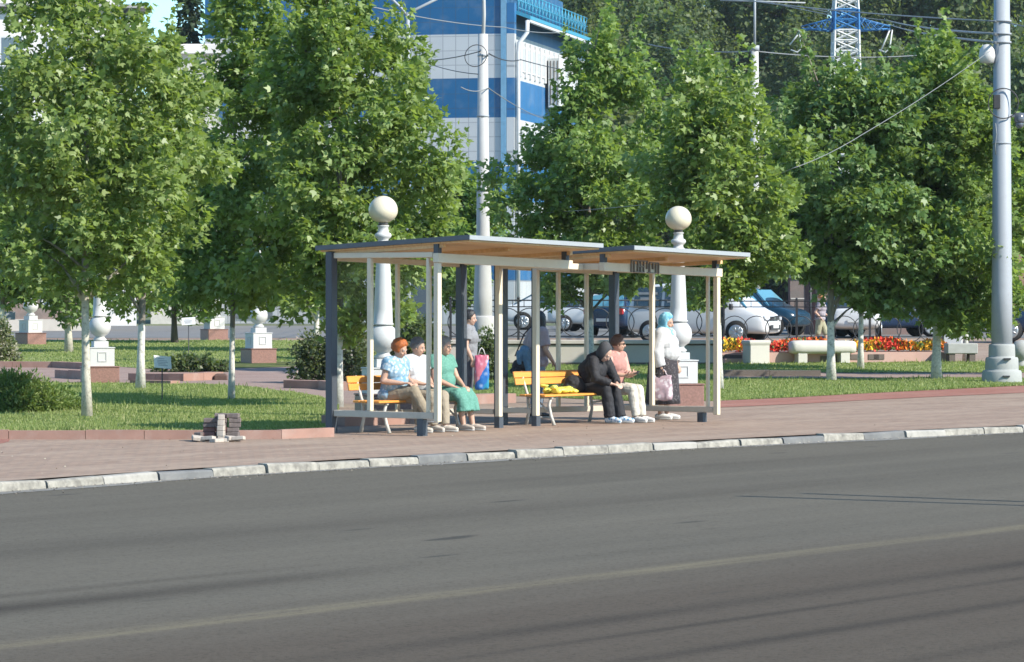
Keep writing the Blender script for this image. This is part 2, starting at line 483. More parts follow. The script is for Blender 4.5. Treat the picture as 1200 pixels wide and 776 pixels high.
kerb_wall([gp(u, v) for u, v in ((-120, 430), (60, 431), (96, 433))], .3, .16, m_bk)
kerb_wall([gp(u, v) for u, v in ((150, 446), (215, 447), (262, 445))], .4, .17, m_bk)
kerb_wall([gp(u, v) for u, v in ((152, 451), (200, 452))], .3, .10, m_bk)
kerb_wall([gp(u, v) for u, v in ((332, 455), (372, 456), (388, 458))], .4, .17, m_bk)
kerb_wall([gp(u, v) for u, v in ((64, 443), (96, 445))], .4, .2, m_bk)
kerb_wall([gp(u, v) for u, v in ((404, 500), (480, 497), (520, 491))], .5, .16, m_bk)
kerb_wall([gp(u, v) for u, v in ((545, 474), (605, 472))], .4, .17, m_bk)
kerb_wall([gp(u, v) for u, v in ((842, 441), (962, 441))], .3, .14, M('shaded_step', (.16, .13, .11), .9))  # low step whose shadow is put into its dark colour

# ---- blades of grass on the plots
def pip(x, y, poly):
    c = np.zeros(len(x), bool); n = len(poly)
    for i in range(n):
        x0, y0 = poly[i]; x1, y1 = poly[(i + 1) % n]
        if y0 == y1: continue
        t = ((y0 > y) != (y1 > y)) & (x < (x1 - x0) * (y - y0) / (y1 - y0) + x0)
        c ^= t
    return c
def np_mesh(name, verts, nper, mat, faces_per=None):
    """verts (N,K,3); every item one polygon of K corners"""
    N, K = verts.shape[0], verts.shape[1]
    me = bpy.data.meshes.new(name)
    me.vertices.add(N * K); me.vertices.foreach_set('co', verts.reshape(-1).astype(np.float32))
    me.loops.add(N * K); me.loops.foreach_set('vertex_index', np.arange(N * K, dtype=np.int32))
    me.polygons.add(N); me.polygons.foreach_set('loop_start', np.arange(0, N * K, K, dtype=np.int32))
    me.update(calc_edges=True); me.validate()
    me.materials.append(mat)
    return me
nr = np.random.default_rng(5)
m_blade = leaf_mat('grass_blades', [(0, (.14, .185, .04)), (.5, (.23, .275, .075)), (.85, (.30, .33, .11)), (1, (.40, .38, .17))], .4, .6, .2)
bl = []
for k, dens in (('near_left', 1100), ('near_right', 900), ('middle', 420), ('far_left', 160), ('far_right', 260)):
    P = gpoly[k]; xs = [p[0] for p in P]; ys = [p[1] for p in P]
    x0, x1, y0, y1 = min(xs), max(xs), min(ys), max(ys)
    x0, x1 = max(x0, -17 if y1 < 80 else -24), min(x1, 19)
    n = int((x1 - x0) * (y1 - y0) * dens)
    x = nr.uniform(x0, x1, n); y = nr.uniform(y0, y1, n)
    ok = pip(x, y, P) & (np.abs(x) < y * .235)
    x, y = x[ok], y[ok]; n = len(x)
    z = np.where(y < 83, 0, np.minimum(.42, .012 * (y - 83)))
    patch = np.sin(x * 1.3 + 2 * np.sin(y * .7)) * np.sin(y * .9 + x * .4)
    h = nr.uniform(.025, .060, n) * (1 + .35 * patch) * np.where(nr.random(n) < .02, 2.2, 1.0); w = nr.uniform(.010, .020, n) * (1 + (y - 50) / 80)
    a = nr.uniform(0, 2 * np.pi, n); l = nr.uniform(0, .6, n) * h; la = nr.uniform(0, 2 * np.pi, n)
    V = np.zeros((n, 3, 3))
    V[:, 0] = np.stack([x - np.cos(a) * w, y - np.sin(a) * w, z], 1)
    V[:, 1] = np.stack([x + np.cos(a) * w, y + np.sin(a) * w, z], 1)
    V[:, 2] = np.stack([x + np.cos(la) * l, y + np.sin(la) * l, z + h], 1)
    bl.append(V)
me = np_mesh('grass', np.concatenate(bl), 3, m_blade)
o = bpy.data.objects.new('grass', me); COL.objects.link(o)
setp(o, 'short sunlit lawn grass on the plots of the square', 'grass', kind='stuff')

# ---- grit and dry leaf bits along the gutter and on the pavement
gr_ = []
for i in range(len(ks) - 1):
    if not (15 < ks[i].y < 62): continue
    n_ = nrm(i); k = 60
    t = nr.random(k); off = -np.abs(nr.normal(0, .22, k)) - .01
    base = np.array(ks[i])[None] * (1 - t)[:, None] + np.array(ks[i + 1])[None] * t[:, None] + np.array(n_)[None] * off[:, None]
    base[:, 2] = -.092
    gr_.append(base)
base = np.concatenate(gr_)
px_ = nr.uniform(-8, 9, 420); py_ = nr.uniform(37, 52, 420)
ksa = np.array([(q.x, q.y) for q in ks]); keep = []
for x, y in zip(px_, py_):
    j = np.argmin(((ksa - (x, y)) ** 2).sum(1)); q = ks[j]; n_ = nrm(j)
    dd = (x - q.x) * n_.x + (y - q.y) * n_.y
    if dd > .25: keep.append((x, y, .008))
base = np.concatenate([base, np.array(keep)]); N = len(base)
a_ = nr.uniform(0, 6.28, N); s_ = nr.uniform(.005, .014, N)
V = np.zeros((N, 3, 3))
for k in range(3):
    V[:, k] = base + np.stack([np.cos(a_ + k * 2.1) * s_, np.sin(a_ + k * 2.1) * s_, (k == 2) * s_ * .8], 1)
me = np_mesh('grit', V, 3, leaf_mat('grit_bits', [(0, (.12, .10, .08)), (.5, (.24, .20, .16)), (.9, (.36, .31, .25)), (1, (.50, .44, .30))], 0, .9, .1))
o = bpy.data.objects.new('grit', me); COL.objects.link(o)
setp(o, 'grit and dry bits scattered along the kerb and the pavement', 'grit', kind='stuff')
# ================================================================== TREES
m_leafA = leaf_mat('maple_leaves_light', [(0, (.115, .18, .030)), (.4, (.195, .27, .046)), (.75, (.26, .335, .075)), (1, (.32, .375, .12))], .48, .42, .5)
m_leafB = leaf_mat('maple_leaves_fresh', [(0, (.095, .175, .026)), (.4, (.155, .26, .040)), (.75, (.215, .325, .065)), (1, (.28, .38, .115))], .48, .42, .5)
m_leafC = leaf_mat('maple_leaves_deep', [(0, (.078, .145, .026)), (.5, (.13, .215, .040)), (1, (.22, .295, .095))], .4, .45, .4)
m_leafF = leaf_mat('forest_leaves', [(0, (.05, .085, .025)), (.5, (.09, .13, .042)), (1, (.15, .175, .075))], .35, .6, .3)
m_leafD = leaf_mat('dark_conifer', [(0, (.012, .030, .010)), (1, (.030, .055, .018))], .1, .6, .3)
m_jun = leaf_mat('juniper_sprays', [(0, (.08, .15, .026)), (.6, (.14, .22, .042)), (1, (.21, .27, .07))], .35, .5, .3)
m_shrub = leaf_mat('shrub_leaves', [(0, (.045, .075, .022)), (.6, (.08, .115, .035)), (1, (.16, .16, .08))], .3, .5, .4)

def bark_mat(name, white_to, c1=(.20, .175, .145), white=(.60, .57, .51)):
    m, nt, b = new_mat(name)
    v = coord(nt, 'Object'); sep = nt.nodes.new('ShaderNodeSeparateXYZ'); nt.links.new(v, sep.inputs[0])
    mp = nt.nodes.new('ShaderNodeMapping'); nt.links.new(v, mp.inputs['Vector']); mp.inputs['Scale'].default_value = (3, 3, .6)
    n = noise_(nt, mp.outputs[0], 5, 5, .65)
    bark = ramp(nt, [(.3, c4(c1, .55)), (.7, c4(c1, 1.25))], n).outputs[0]
    n2 = noise_(nt, v, 14, 4, .7)
    wc = ramp(nt, [(.32, c4(white, .42)), (.46, c4(white, .85)), (.7, c4(white, 1.1))], n2).outputs[0]
    e = math_(nt, 'ADD', sep.outputs['Z'], math_(nt, 'MULTIPLY', n2, .35))
    f = math_(nt, 'LESS_THAN', e, white_to)
    nt.links.new(mixc(nt, f, bark, wc), b.inputs['Base Color']); b.inputs['Roughness'].default_value = .9
    bump_(nt, b, n, .6, .02)
    return m
m_barkW = bark_mat('limewashed_bark', 1.55)
m_barkT = bark_mat('tall_limewashed_bark', 2.5, (.30, .27, .22), (.50, .46, .38))
m_bark = bark_mat('bare_bark', -5, (.10, .085, .07))

LEAF = np.array([(0, 0), (.36, .02), (.52, .40), (.22, .44), (0, 1.0), (-.22, .44), (-.52, .40), (-.36, .02)])
KITE = np.array([(0, 0), (.34, .4), (0, 1.0), (-.34, .4)])
NEED = np.array([(0, 0), (.15, .5), (0, 1.0), (-.15, .5)])
def leaves_mesh(name, pos, out, size, mat, tmpl=LEAF, droop=.35, flat=.5, seed=1, fold=.25, upw=0.0):
    """pos (N,3); out (N,3) direction away from the clump centre"""
    r = np.random.default_rng(seed); N = len(pos)
    tip = out + r.normal(0, .55, (N, 3)); tip[:, 2] += -droop + upw
    tip /= np.linalg.norm(tip, axis=1, keepdims=True) + 1e-9
    nrmv = out * .5 + r.normal(0, .45, (N, 3)); nrmv[:, 2] += flat
    side = np.cross(tip, nrmv); side /= np.linalg.norm(side, axis=1, keepdims=True) + 1e-9
    nn = np.cross(side, tip)
    s = size * r.uniform(.65, 1.3, N)
    K = len(tmpl)
    V = np.zeros((N, K, 3))
    for k in range(K):
        x, y = tmpl[k]
        dz = -abs(x) * fold - .18 * y * y
        V[:, k] = pos + side * (x * s)[:, None] + tip * (y * s)[:, None] + nn * (dz * s)[:, None]
    return np_mesh(name, V, K, mat)
def make_crown(zs, rads, cx=None, n_cl=170, per=55, cl_r=.42, size=.17, seed=1, depth=1.0, gaps=.12, shoots=0):
    """crown outline: radius at heights; returns positions, outward dirs, clump centres"""
    r = np.random.default_rng(seed)
    zs = np.array(zs); rads = np.array(rads); cx = np.zeros(len(zs)) if cx is None else np.array(cx)
    zz_ = np.linspace(zs[0], zs[-1], 200); w = np.interp(zz_, zs, rads) ** 1.4 + .02
    cdf = np.cumsum(w); cdf /= cdf[-1]
    P = []; O = []; C = []
    tries = 0
    while len(C) < n_cl and tries < n_cl * 6:
        tries += 1
        z = np.interp(r.random(), cdf, zz_); a = r.uniform(0, 2 * np.pi)
        rr = np.interp(z, zs, rads)
        lump = 1 + .26 * math.sin(3 * a + 2.1 * z + seed) + .19 * math.sin(5 * a - 3.3 * z + 2 * seed) + .1 * math.sin(1.7 * z * 3 + a)
        f = r.random() ** .42
        q = np.array([np.interp(z, zs, cx) + math.cos(a) * rr * f * lump, math.sin(a) * rr * f * lump * depth, z + r.normal(0, .1)])
        if mnoise.noise(Vector(q * .9) + Vector((seed * 7.3, 0, 0))) > .5 - gaps: continue
        C.append((q, cl_r * r.uniform(.55, 1.3), a, f))
    for i in range(shoots):                # upright leading shoots that break the outline
        z = zs[-1] - r.uniform(.1, 2.6); rr = np.interp(z, zs, rads); a = r.uniform(0, 2 * np.pi)
        b = np.array([np.interp(z, zs, cx) + math.cos(a) * rr * .8, math.sin(a) * rr * .8 * depth, z])
        for k in range(6):
            C.append((b + np.array([math.cos(a) * .05 * k + r.normal(0, .04), math.sin(a) * .05 * k + r.normal(0, .04), k * .19]), cl_r * (.56 - k * .075), a, 1))
    for q, cr, a, f in C:
        n = max(6, int(per * (cr / cl_r) ** 2))
        d = r.normal(0, 1, (n, 3)); d /= np.linalg.norm(d, axis=1, keepdims=True)
        rad = cr * r.random(n) ** .45
        p = q + d * rad[:, None] * np.array([1, 1, .85])
        cen = np.array([np.interp(q[2], zs, cx), 0, q[2] - .6])
        o = (q - cen); o /= np.linalg.norm(o) + 1e-6
        P.append(p); O.append(d * .75 + o * .6)
    return np.concatenate(P), np.concatenate(O), C
def limbs(mb, base_z, top_z, r0, r1, C, seed, n_br=16, lean=(0, 0), cx=None):
    r = random.Random(seed)
    pts = []; rad = []
    fork = base_z
    n = 9
    for i in range(n):
        t = i / (n - 1); z = top_z * t
        pts.append(Vector((lean[0] * t + .03 * math.sin(4 * t + seed), lean[1] * t + .03 * math.cos(3 * t + seed), z)))
        rad.append(r0 * (1 - t) ** .8 + r1 * t + (r0 * .35 * max(0, 1 - t * 12)))
    mb.tube(pts, rad, 10)
    cs = [c for c in C]; r.shuffle(cs)
    for q, cr, a, f in cs[:n_br]:
        q = Vector(q)
        zb = max(base_z * .85, min(q.z - r.uniform(.5, 1.3), top_z * .95))
        t = zb / top_z; s = Vector((lean[0] * t + .03 * math.sin(4 * t + seed), lean[1] * t + .03 * math.cos(3 * t + seed), zb))
        m = s.lerp(q, .5) + Vector((r.uniform(-.1, .1), r.uniform(-.1, .1), .12))
        k = r0 * .42
        mb.tube([s, s.lerp(m, .5) + Vector((0, 0, .03)), m, q], [k, k * .8, k * .55, k * .2], 6)
def tree(name, label, u, v, zs, rads, cx=None, Y=None, fine=.74, leaf=m_leafB, bark=None, group=None, seed=1, r0=.085, lean=(0, 0), n_cl=170, per=55, cl_r=.42, size=.17, depth=1.0, gaps=.12, shoots=0, cat='tree', n_br=16):
    r0 *= .85
    p = gp(u, v) if Y is None else Vector((X_at(u, Y), Y, G(Y)))
    root = thing(name, label, cat, p - Vector((0, 0, .03)), 0, group)
    size *= fine
    P, O, C = make_crown(zs, rads, cx, int(n_cl * 1.22), int(per * 1.25), cl_r * .80, size, seed, depth, gaps, shoots)
    me = leaves_mesh('crown', P, O, size, leaf, seed=seed)
    c = bpy.data.objects.new('crown', me); COL.objects.link(c); c.parent = root
    mb = MB(); limbs(mb, zs[0], zs[-1] * .8, r0, r0 * .25, C, seed, n_br, lean)
    mb.build('trunk', bark or m_barkW, root, fix=False)
    return root
# outline radii are given in metres at heights above the tree's foot, read off the photograph
GR = 'maples planted on the square'
def outl(u, v, pts):
    """pts: (image row, left u, right u) -> zs, rads, cx for a tree whose foot is at (u, v)"""
    p = gp(u, v); s = F / p.y
    zs = []; ra = []; cx = []
    for row, l, r_ in sorted(pts, key=lambda q: -q[0]):
        zs.append((v - row) / s); ra.append((r_ - l) / 2 / s); cx.append(((l + r_) / 2 - u) / s)
    return dict(zs=zs, rads=ra, cx=cx)
tree('maple_tree', 'big pale green maple with a bare beige trunk on the lawn beside the juniper bush', 102, 490,
     **outl(102, 490, [(330, 40, 170), (300, -10, 215), (240, -30, 235), (170, -30, 243), (110, -10, 235), (60, 10, 212), (20, 30, 165), (-25, 45, 120), (-60, 70, 95)]),
     leaf=m_leafA, bark=m_barkT, seed=3, group=GR, r0=.085, n_cl=260, per=70, cl_r=.40, size=.15, shoots=14, gaps=.14)
tree('maple_tree', 'maple with a limewashed trunk leaning behind the white name plate on a stake', 166, 457,
     **outl(166, 457, [(352, 125, 210), (320, 95, 235), (270, 85, 250), (200, 90, 250), (140, 110, 240), (90, 130, 222), (60, 150, 200)]),
     leaf=m_leafB, seed=4, group=GR, r0=.10, n_cl=160, per=60, cl_r=.45, size=.16, lean=(.12, 0))
tree('maple_tree', 'slim maple with a thin white trunk just behind the pile of pavers', 273, 470,
     **outl(273, 470, [(352, 215, 345), (325, 205, 372), (270, 212, 385), (200, 222, 385), (130, 232, 372), (70, 238, 350), (20, 248, 325), (-30, 258, 312)]),
     leaf=m_leafB, seed=5, group=GR, r0=.065, n_cl=240, per=62, cl_r=.40, size=.155, shoots=16, gaps=.14)
tree('maple_tree', 'tall bright maple with a whitewashed foot directly behind the dark corner post of the shelter', 396, 477,
     **outl(396, 477, [(385, 355, 440), (355, 325, 485), (310, 305, 515), (240, 300, 528), (170, 308, 525), (110, 318, 505), (60, 325, 478), (20, 335, 440), (-25, 345, 415), (-60, 360, 400)]),
     leaf=m_leafB, seed=6, group=GR, r0=.10, n_cl=300, per=66, cl_r=.40, size=.16, shoots=22, gaps=.14)
tree('maple_tree', 'pointed bushy maple behind the middle of the shelter, in front of the striped building', 691, 440,
     **outl(691, 440, [(352, 660, 722), (332, 640, 755), (305, 640, 778), (270, 612, 788), (220, 595, 795), (170, 618, 785), (130, 655, 770), (90, 660, 755), (55, 672, 748), (25, 690, 722)]),
     leaf=m_leafB, seed=8, group=GR, r0=.10, n_cl=270, per=66, cl_r=.44, size=.19, gaps=.17, shoots=14, bark=m_barkW)
tree('maple_tree', 'maple with a white trunk beside the right end of the shelter', 843, 457,
     **outl(843, 457, [(352, 808, 862), (325, 788, 888), (290, 768, 925), (230, 768, 930), (170, 770, 918), (120, 785, 895), (85, 800, 865), (62, 815, 845)]),
     leaf=m_leafB, seed=9, group=GR, r0=.075, n_cl=200, per=64, cl_r=.42, size=.175, gaps=.15, shoots=8)
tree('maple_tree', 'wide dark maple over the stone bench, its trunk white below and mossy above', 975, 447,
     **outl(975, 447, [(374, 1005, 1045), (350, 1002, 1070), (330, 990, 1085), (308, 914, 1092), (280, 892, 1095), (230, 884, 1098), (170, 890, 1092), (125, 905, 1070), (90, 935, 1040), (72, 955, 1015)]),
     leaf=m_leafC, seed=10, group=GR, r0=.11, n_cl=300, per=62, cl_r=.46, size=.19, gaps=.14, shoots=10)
tree('maple_tree', 'thin maple with a narrow white stem in front of the orange flowers', 1010, 433,
     **outl(1010, 433, [(352, 985, 1060), (320, 975, 1090), (260, 970, 1100), (200, 985, 1090), (150, 1000, 1075), (120, 1020, 1055)]),
     leaf=m_leafC, seed=11, group=GR, r0=.085, n_cl=120, per=60, cl_r=.5, size=.20)
tree('maple_tree', 'spreading bright maple that hangs in front of the thick grey pole', 1098, 446,
     **outl(1098, 446, [(385, 1120, 1180), (362, 1055, 1192), (320, 1036, 1204), (260, 1036, 1198), (200, 1042, 1188), (150, 1048, 1174), (100, 1062, 1166), (65, 1078, 1138), (45, 1095, 1112)]),
     leaf=m_leafB, seed=12, group=GR, r0=.12, n_cl=320, per=64, cl_r=.44, size=.185, gaps=.17, shoots=12)
tree('maple_tree', 'young maple with a short pale trunk beside the white utility cabinet', 1131, 424,
     **outl(1131, 424, [(370, 1105, 1160), (335, 1090, 1180), (280, 1085, 1185), (220, 1095, 1175), (170, 1110, 1160)]),
     leaf=m_leafC, seed=13, group=GR, r0=.085, n_cl=100, per=60, cl_r=.5, size=.2)
tree('maple_tree', 'maple cut by the right edge of the photo behind the thick grey pole', 1228, 440,
     **outl(1228, 440, [(352, 1200, 1260), (320, 1190, 1275), (250, 1185, 1285), (170, 1188, 1275), (110, 1195, 1262), (70, 1210, 1245)]),
     leaf=m_leafB, seed=14, group=GR, r0=.10, n_cl=130, per=60, cl_r=.46, size=.19)
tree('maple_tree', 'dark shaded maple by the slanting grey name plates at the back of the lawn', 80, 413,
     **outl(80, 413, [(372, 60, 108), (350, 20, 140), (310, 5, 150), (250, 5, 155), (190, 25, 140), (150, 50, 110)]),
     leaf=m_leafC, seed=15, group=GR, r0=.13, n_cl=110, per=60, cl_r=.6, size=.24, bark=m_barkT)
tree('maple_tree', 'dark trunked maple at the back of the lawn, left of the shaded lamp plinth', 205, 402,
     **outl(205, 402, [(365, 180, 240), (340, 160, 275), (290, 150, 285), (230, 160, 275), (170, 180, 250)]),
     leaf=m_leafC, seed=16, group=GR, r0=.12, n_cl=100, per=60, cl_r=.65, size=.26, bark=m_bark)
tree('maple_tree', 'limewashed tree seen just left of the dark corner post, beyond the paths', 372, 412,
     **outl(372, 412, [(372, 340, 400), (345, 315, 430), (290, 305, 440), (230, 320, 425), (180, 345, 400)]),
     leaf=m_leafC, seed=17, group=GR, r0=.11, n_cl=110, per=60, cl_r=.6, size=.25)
tree('maple_tree', 'tree at the left edge of the photo with a white trunk by the flowering shrub', 2, 414,
     **outl(2, 414, [(352, -25, 30), (325, -50, 50), (270, -60, 55), (200, -55, 50), (140, -30, 30)]),
     leaf=m_leafB, seed=18, group=GR, r0=.11, n_cl=110, per=60, cl_r=.6, size=.24)
tree('maple_tree', 'small maple whose branches show right of the tall maple, below the blue wall', 537, 424,
     **outl(537, 424, [(352, 508, 560), (320, 498, 575), (280, 500, 585), (240, 508, 588), (212, 520, 575), (195, 535, 555)]),
     leaf=m_leafB, seed=19, group=GR, r0=.07, n_cl=85, per=55, cl_r=.42, size=.2, gaps=.2)

# ---- shrubs
def shrub(label, u, v, rx, h, leaf, size, seed, n_cl=60, per=60, tmpl=KITE, group=None, Y=None, name='shrub', upw=0.0, cl_r=.22, ry=None):
    p = gp(u, v) if Y is None else Vector((X_at(u, Y), Y, G(Y)))
    root = thing(name, label, 'shrub', p, 0, group)
    r = np.random.default_rng(seed); P = []; O = []; C = []
    for i in range(n_cl):
        a = r.uniform(0, 2 * np.pi); f = r.random() ** .5; zf = r.random() ** .8
        env = math.sqrt(max(.02, 1 - (zf * .95) ** 2))
        q = np.array([math.cos(a) * rx * f * env, math.sin(a) * (ry or rx) * f * env, zf * h * (1 + .25 * math.sin(a * 3 + seed))])
        d = r.normal(0, 1, (per, 3)); d /= np.linalg.norm(d, axis=1, keepdims=True)
        pp = q + d * (cl_r * r.random(per) ** .5)[:, None]; pp[:, 2] = np.abs(pp[:, 2])
        o = np.array([q[0] / rx, q[1] / rx, .5])
        P.append(pp); O.append(d * .6 + o * .6); C.append((q, cl_r, a, f))
    me = leaves_mesh('foliage', np.concatenate(P), np.concatenate(O), size, leaf, tmpl, droop=.1, seed=seed, upw=upw)
    c = bpy.data.objects.new('foliage', me); COL.objects.link(c); c.parent = root
    mb = MB()
    for q, cr, a, f in C[:14]: mb.tube([(q[0] * .15, q[1] * .15, -.02), Vector(q) * .55, q], [.012, .010, .005], 5)
    mb.build('stem', m_bark, root, fix=False)
    return root
shrub('wide spreading green juniper bush on the lawn at the left edge', 10, 484, 1.0, .47, m_jun, .085, 21, 170, 120, NEED, name='juniper_shrub', upw=.45, cl_r=.17, ry=.6)
shrub('low tail of juniper sprays reaching right towards the beige trunk', 70, 482, .42, .24, m_jun, .085, 22, 50, 110, NEED, name='juniper_shrub', upw=.4, cl_r=.16)
m_pale = leaf_mat('pale_flowering', [(0, (.06, .09, .03)), (.6, (.14, .16, .07)), (1, (.55, .50, .38))], .3, .6, .3)
shrub('pale flowering shrub above the juniper at the left edge', -2, 428, .45, 1.0, m_pale, .10, 23, 60, 60)
m_rose = leaf_mat('rose_leaves', [(0, (.035, .06, .02)), (.6, (.07, .10, .035)), (.96, (.11, .12, .06)), (1, (.5, .40, .36))], .25, .5, .4)
RB = 'rose bushes behind the shelter'
shrub('dark rose bush by the path left of the dark corner post', 366, 449, .42, .85, m_rose, .085, 24, 60, 60, group=RB)
shrub('rose bush with pale blooms seen between the corner post and the first cream post', 408, 449, .55, 1.15, m_rose, .085, 25, 95, 60, group=RB)
shrub('leafy shrub behind the heads of the seated couple', 486, 445, .75, 1.15, m_shrub, .10, 26, 110, 60, group=RB)
shrub('light green climber at the foot of the tall white pole', 573, 447, .30, 1.0, m_shrub, .09, 27, 45, 50, group=RB)
shrub('low dusty plants along the red kerb behind the name plate', 225, 436, 1.0, .28, m_shrub, .10, 28, 60, 40, cl_r=.14, ry=.3, group=RB)
m_dry = leaf_mat('dry_stems', [(0, (.12, .08, .05)), (1, (.24, .18, .12))], .2, .7, .2)
shrub('reddish dry perennial behind the fence of cream posts', 412, 418, .5, .95, m_dry, .08, 29, 50, 45)

# ---- wooded hill at the back right
def hz(x, y):
    t = max(0.0, min(1.0, (y - 225) / 150.0)); t = t * t * (3 - 2 * t)
    lx = max(0.0, min(1.0, (x + 55) / 75.0)); lx = lx * lx * (3 - 2 * lx)
    return .2 + t * (9 + 22 * lx) + .6 * math.sin(x * .09) * math.sin(y * .07)
hb = MB(); nx, ny = 60, 24
vs = [Vector((-120 + 320 * i / nx, 215 + 300 * j / ny, hz(-120 + 320 * i / nx, 215 + 300 * j / ny))) for j in range(ny + 1) for i in range(nx + 1)]
hb._add(vs, [(j * (nx + 1) + i, j * (nx + 1) + i + 1, (j + 1) * (nx + 1) + i + 1, (j + 1) * (nx + 1) + i) for j in range(ny) for i in range(nx)], True)
hb.build('hill', M('hill_undergrowth', (.035, .05, .02), .95, .3, .3))['kind'] = 'structure'
protos = []
for k, (zs, ra, leaf) in enumerate((([2, 4, 7, 10, 12.5, 14], [1.5, 3.6, 4.4, 3.8, 2.2, .4], m_leafF), ([1.5, 3, 6, 9, 11], [1.8, 3.8, 4.6, 3.4, .6], m_leafF), ([2, 5, 9, 13, 16], [1.4, 3.0, 3.6, 2.4, .3], m_leafF))):
    P, O, C = make_crown(zs, ra, None, 150, 46, 1.15, .5, 40 + k, 1.0, .12, 3)
    me = leaves_mesh('crown', P, O, .50, leaf, KITE, seed=40 + k)
    mb = MB(); limbs(mb, zs[0], zs[-1] * .8, .22, .06, C, k, 14)
    t = mb.build('trunk', m_bark, None, fix=False)
    protos.append((me, t.data)); bpy.data.objects.remove(t)
hr = random.Random(77)
spots = []
for row, (Y, n) in enumerate(((238, 15), (258, 15), (282, 15), (310, 14), (340, 13))):
    for i in range(n):
        u = 632 + (1225 - 632) * (i + .5 + hr.uniform(-.35, .35)) / n
        spots.append((u, Y + hr.uniform(-8, 8)))
for i, (u, Y) in enumerate(spots):
    x = X_at(u, Y); me, tm = protos[hr.randrange(3)]
    r = thing('forest_tree', 'broadleaf tree in the dark wood that covers the hill', 'tree', (x, Y, hz(x, Y) - .2), hr.uniform(0, 6.28), 'trees of the wood on the hill')
    s = hr.uniform(.75, 1.12); 
    if u < 840: s *= .97
    r.scale = (s, s, s * hr.uniform(.9, 1.1))
    for nm, dd in (('crown', me), ('trunk', tm)):
        c = bpy.data.objects.new(nm, dd); COL.objects.link(c); c.parent = r
# far trees in the gap left of the building
for u, Y, s, lab in ((206, 200, .98, 'small bushy tree against the sky left of the blue building'),):
    r = thing('tree', lab, 'tree', (X_at(u, Y), Y, .4), 0)
    r.scale = (.55, .55, s * 1.05)
    for nm, dd in (('crown', protos[2][0]), ('trunk', protos[2][1])):
        c = bpy.data.objects.new(nm, dd); COL.objects.link(c); c.parent = r
# a spruce whose branches reach in front of the blue wall
p = Vector((X_at(222, 185), 185, .4))
root = thing('spruce_tree', 'dark spruce with drooping branches at the left corner of the blue building', 'tree', p)
r = np.random.default_rng(3); P = []; O = []; mb = MB()
mb.tube([(0, 0, -.1), (0, 0, 10), (0, 0, 19.5)], [.25, .16, .03], 8)
for i in range(120):
    z = 3 + 16.4 * (i / 120); L = (19.8 - z) * .16 + .25; a = i * 2.4
    e = Vector((math.cos(a) * L, math.sin(a) * L, z - .35 * L)); s0 = Vector((0, 0, z))
    mb.tube([s0, e], [.03, .01], 4)
    n = 34; t = r.random(n); pp = np.array(s0)[None] * (1 - t)[:, None] + np.array(e)[None] * t[:, None] + r.normal(0, .10, (n, 3))
    P.append(pp); O.append(np.tile(np.array([math.cos(a), math.sin(a), -.2]), (n, 1)))
me = leaves_mesh('crown', np.concatenate(P), np.concatenate(O), .34, m_leafD, KITE, droop=.3, seed=3)
c = bpy.data.objects.new('crown', me); COL.objects.link(c); c.parent = root
mb.build('trunk', m_bark, root, fix=False)
# ================================================================== BUS SHELTER
PHS = R(51.5)
AX = Vector((math.cos(PHS), math.sin(PHS), 0)); PX = Vector((-math.sin(PHS), math.cos(PHS), 0))
SC = Vector((-1.02, 46.8, 0))
def sw(t, p, z=0.0): return SC + AX * t + PX * p + Vector((0, 0, z))      # shelter frame -> world
def shear(q):                                                             # the shelter follows the falling street
    if q.z < .12: return q
    return Vector((q.x, q.y, q.z - q.x * (.012 + .014 * min(q.z, 2.6) / 2.5)))
m_cream = M('cream_paint', (.76, .65, .475), .5, .05, 4, 0, dirt=(.42, .36, .28), dscale=4, damt=.35)
m_rail = M('dusty_cream_rail', (.60, .52, .41), .6, .08, 5, 0, dirt=(.30, .27, .23), dscale=5, damt=.5)
m_steel = M('graphite_steel', (.060, .070, .085), .5, .12, 3)
m_fas = M('grey_fascia', (.34, .36, .37), .45, .06, 4, 0, metal=.0)
m_fasd = M('shaded_fascia', (.10, .115, .13), .5, .08, 4)
def wood_mat(name, c1, c2, rough=.5, axis=(1, 14, 14), rot=0):
    m, nt, b = new_mat(name)
    v = coord(nt, 'Object', rot, axis)
    n = noise_(nt, v, 2.2, 5, .6)
    nt.links.new(ramp(nt, [(.3, c1), (.7, c2)], n).outputs[0], b.inputs['Base Color'])
    b.inputs['Roughness'].default_value = rough
    return m
m_soff = wood_mat('soffit_boards', (.56, .34, .15), (.72, .47, .23), .55, (1, 9, 9))
m_bench = wood_mat('orange_varnish', (.60, .24, .04), (.72, .31, .065), .45, (1.2, 16, 16))
m_pane = glass_mat('shelter_glass', (.985, .99, .99), .003)
shel = thing('bus_shelter', 'cream and graphite bus shelter of two modules with stepped wood-lined roofs on the pavement', 'bus shelter', SC, PHS)
def spart(b, name, mat, parent=shel, bevel=0.0):
    b.warp(shear); return b.build(name, mat, parent, bevel=bevel)
def post(t, p, w, z0, z1, name='post', mat=m_cream, d=None):
    b = MB(); w *= .82; b.bx(t - w / 2, t + w / 2, p - (d or w) / 2, p + (d or w) / 2, z0, z1); return spart(b, name, mat, bevel=.006)
def rail(t0, t1, p0, p1, z0, z1, name='rail', mat=m_cream):
    b = MB(); b.bx(t0, t1, p0, p1, z0, z1); return spart(b, name, mat, bevel=.006)
def rplane(p): return 2.765 - .045 * (p + .64)
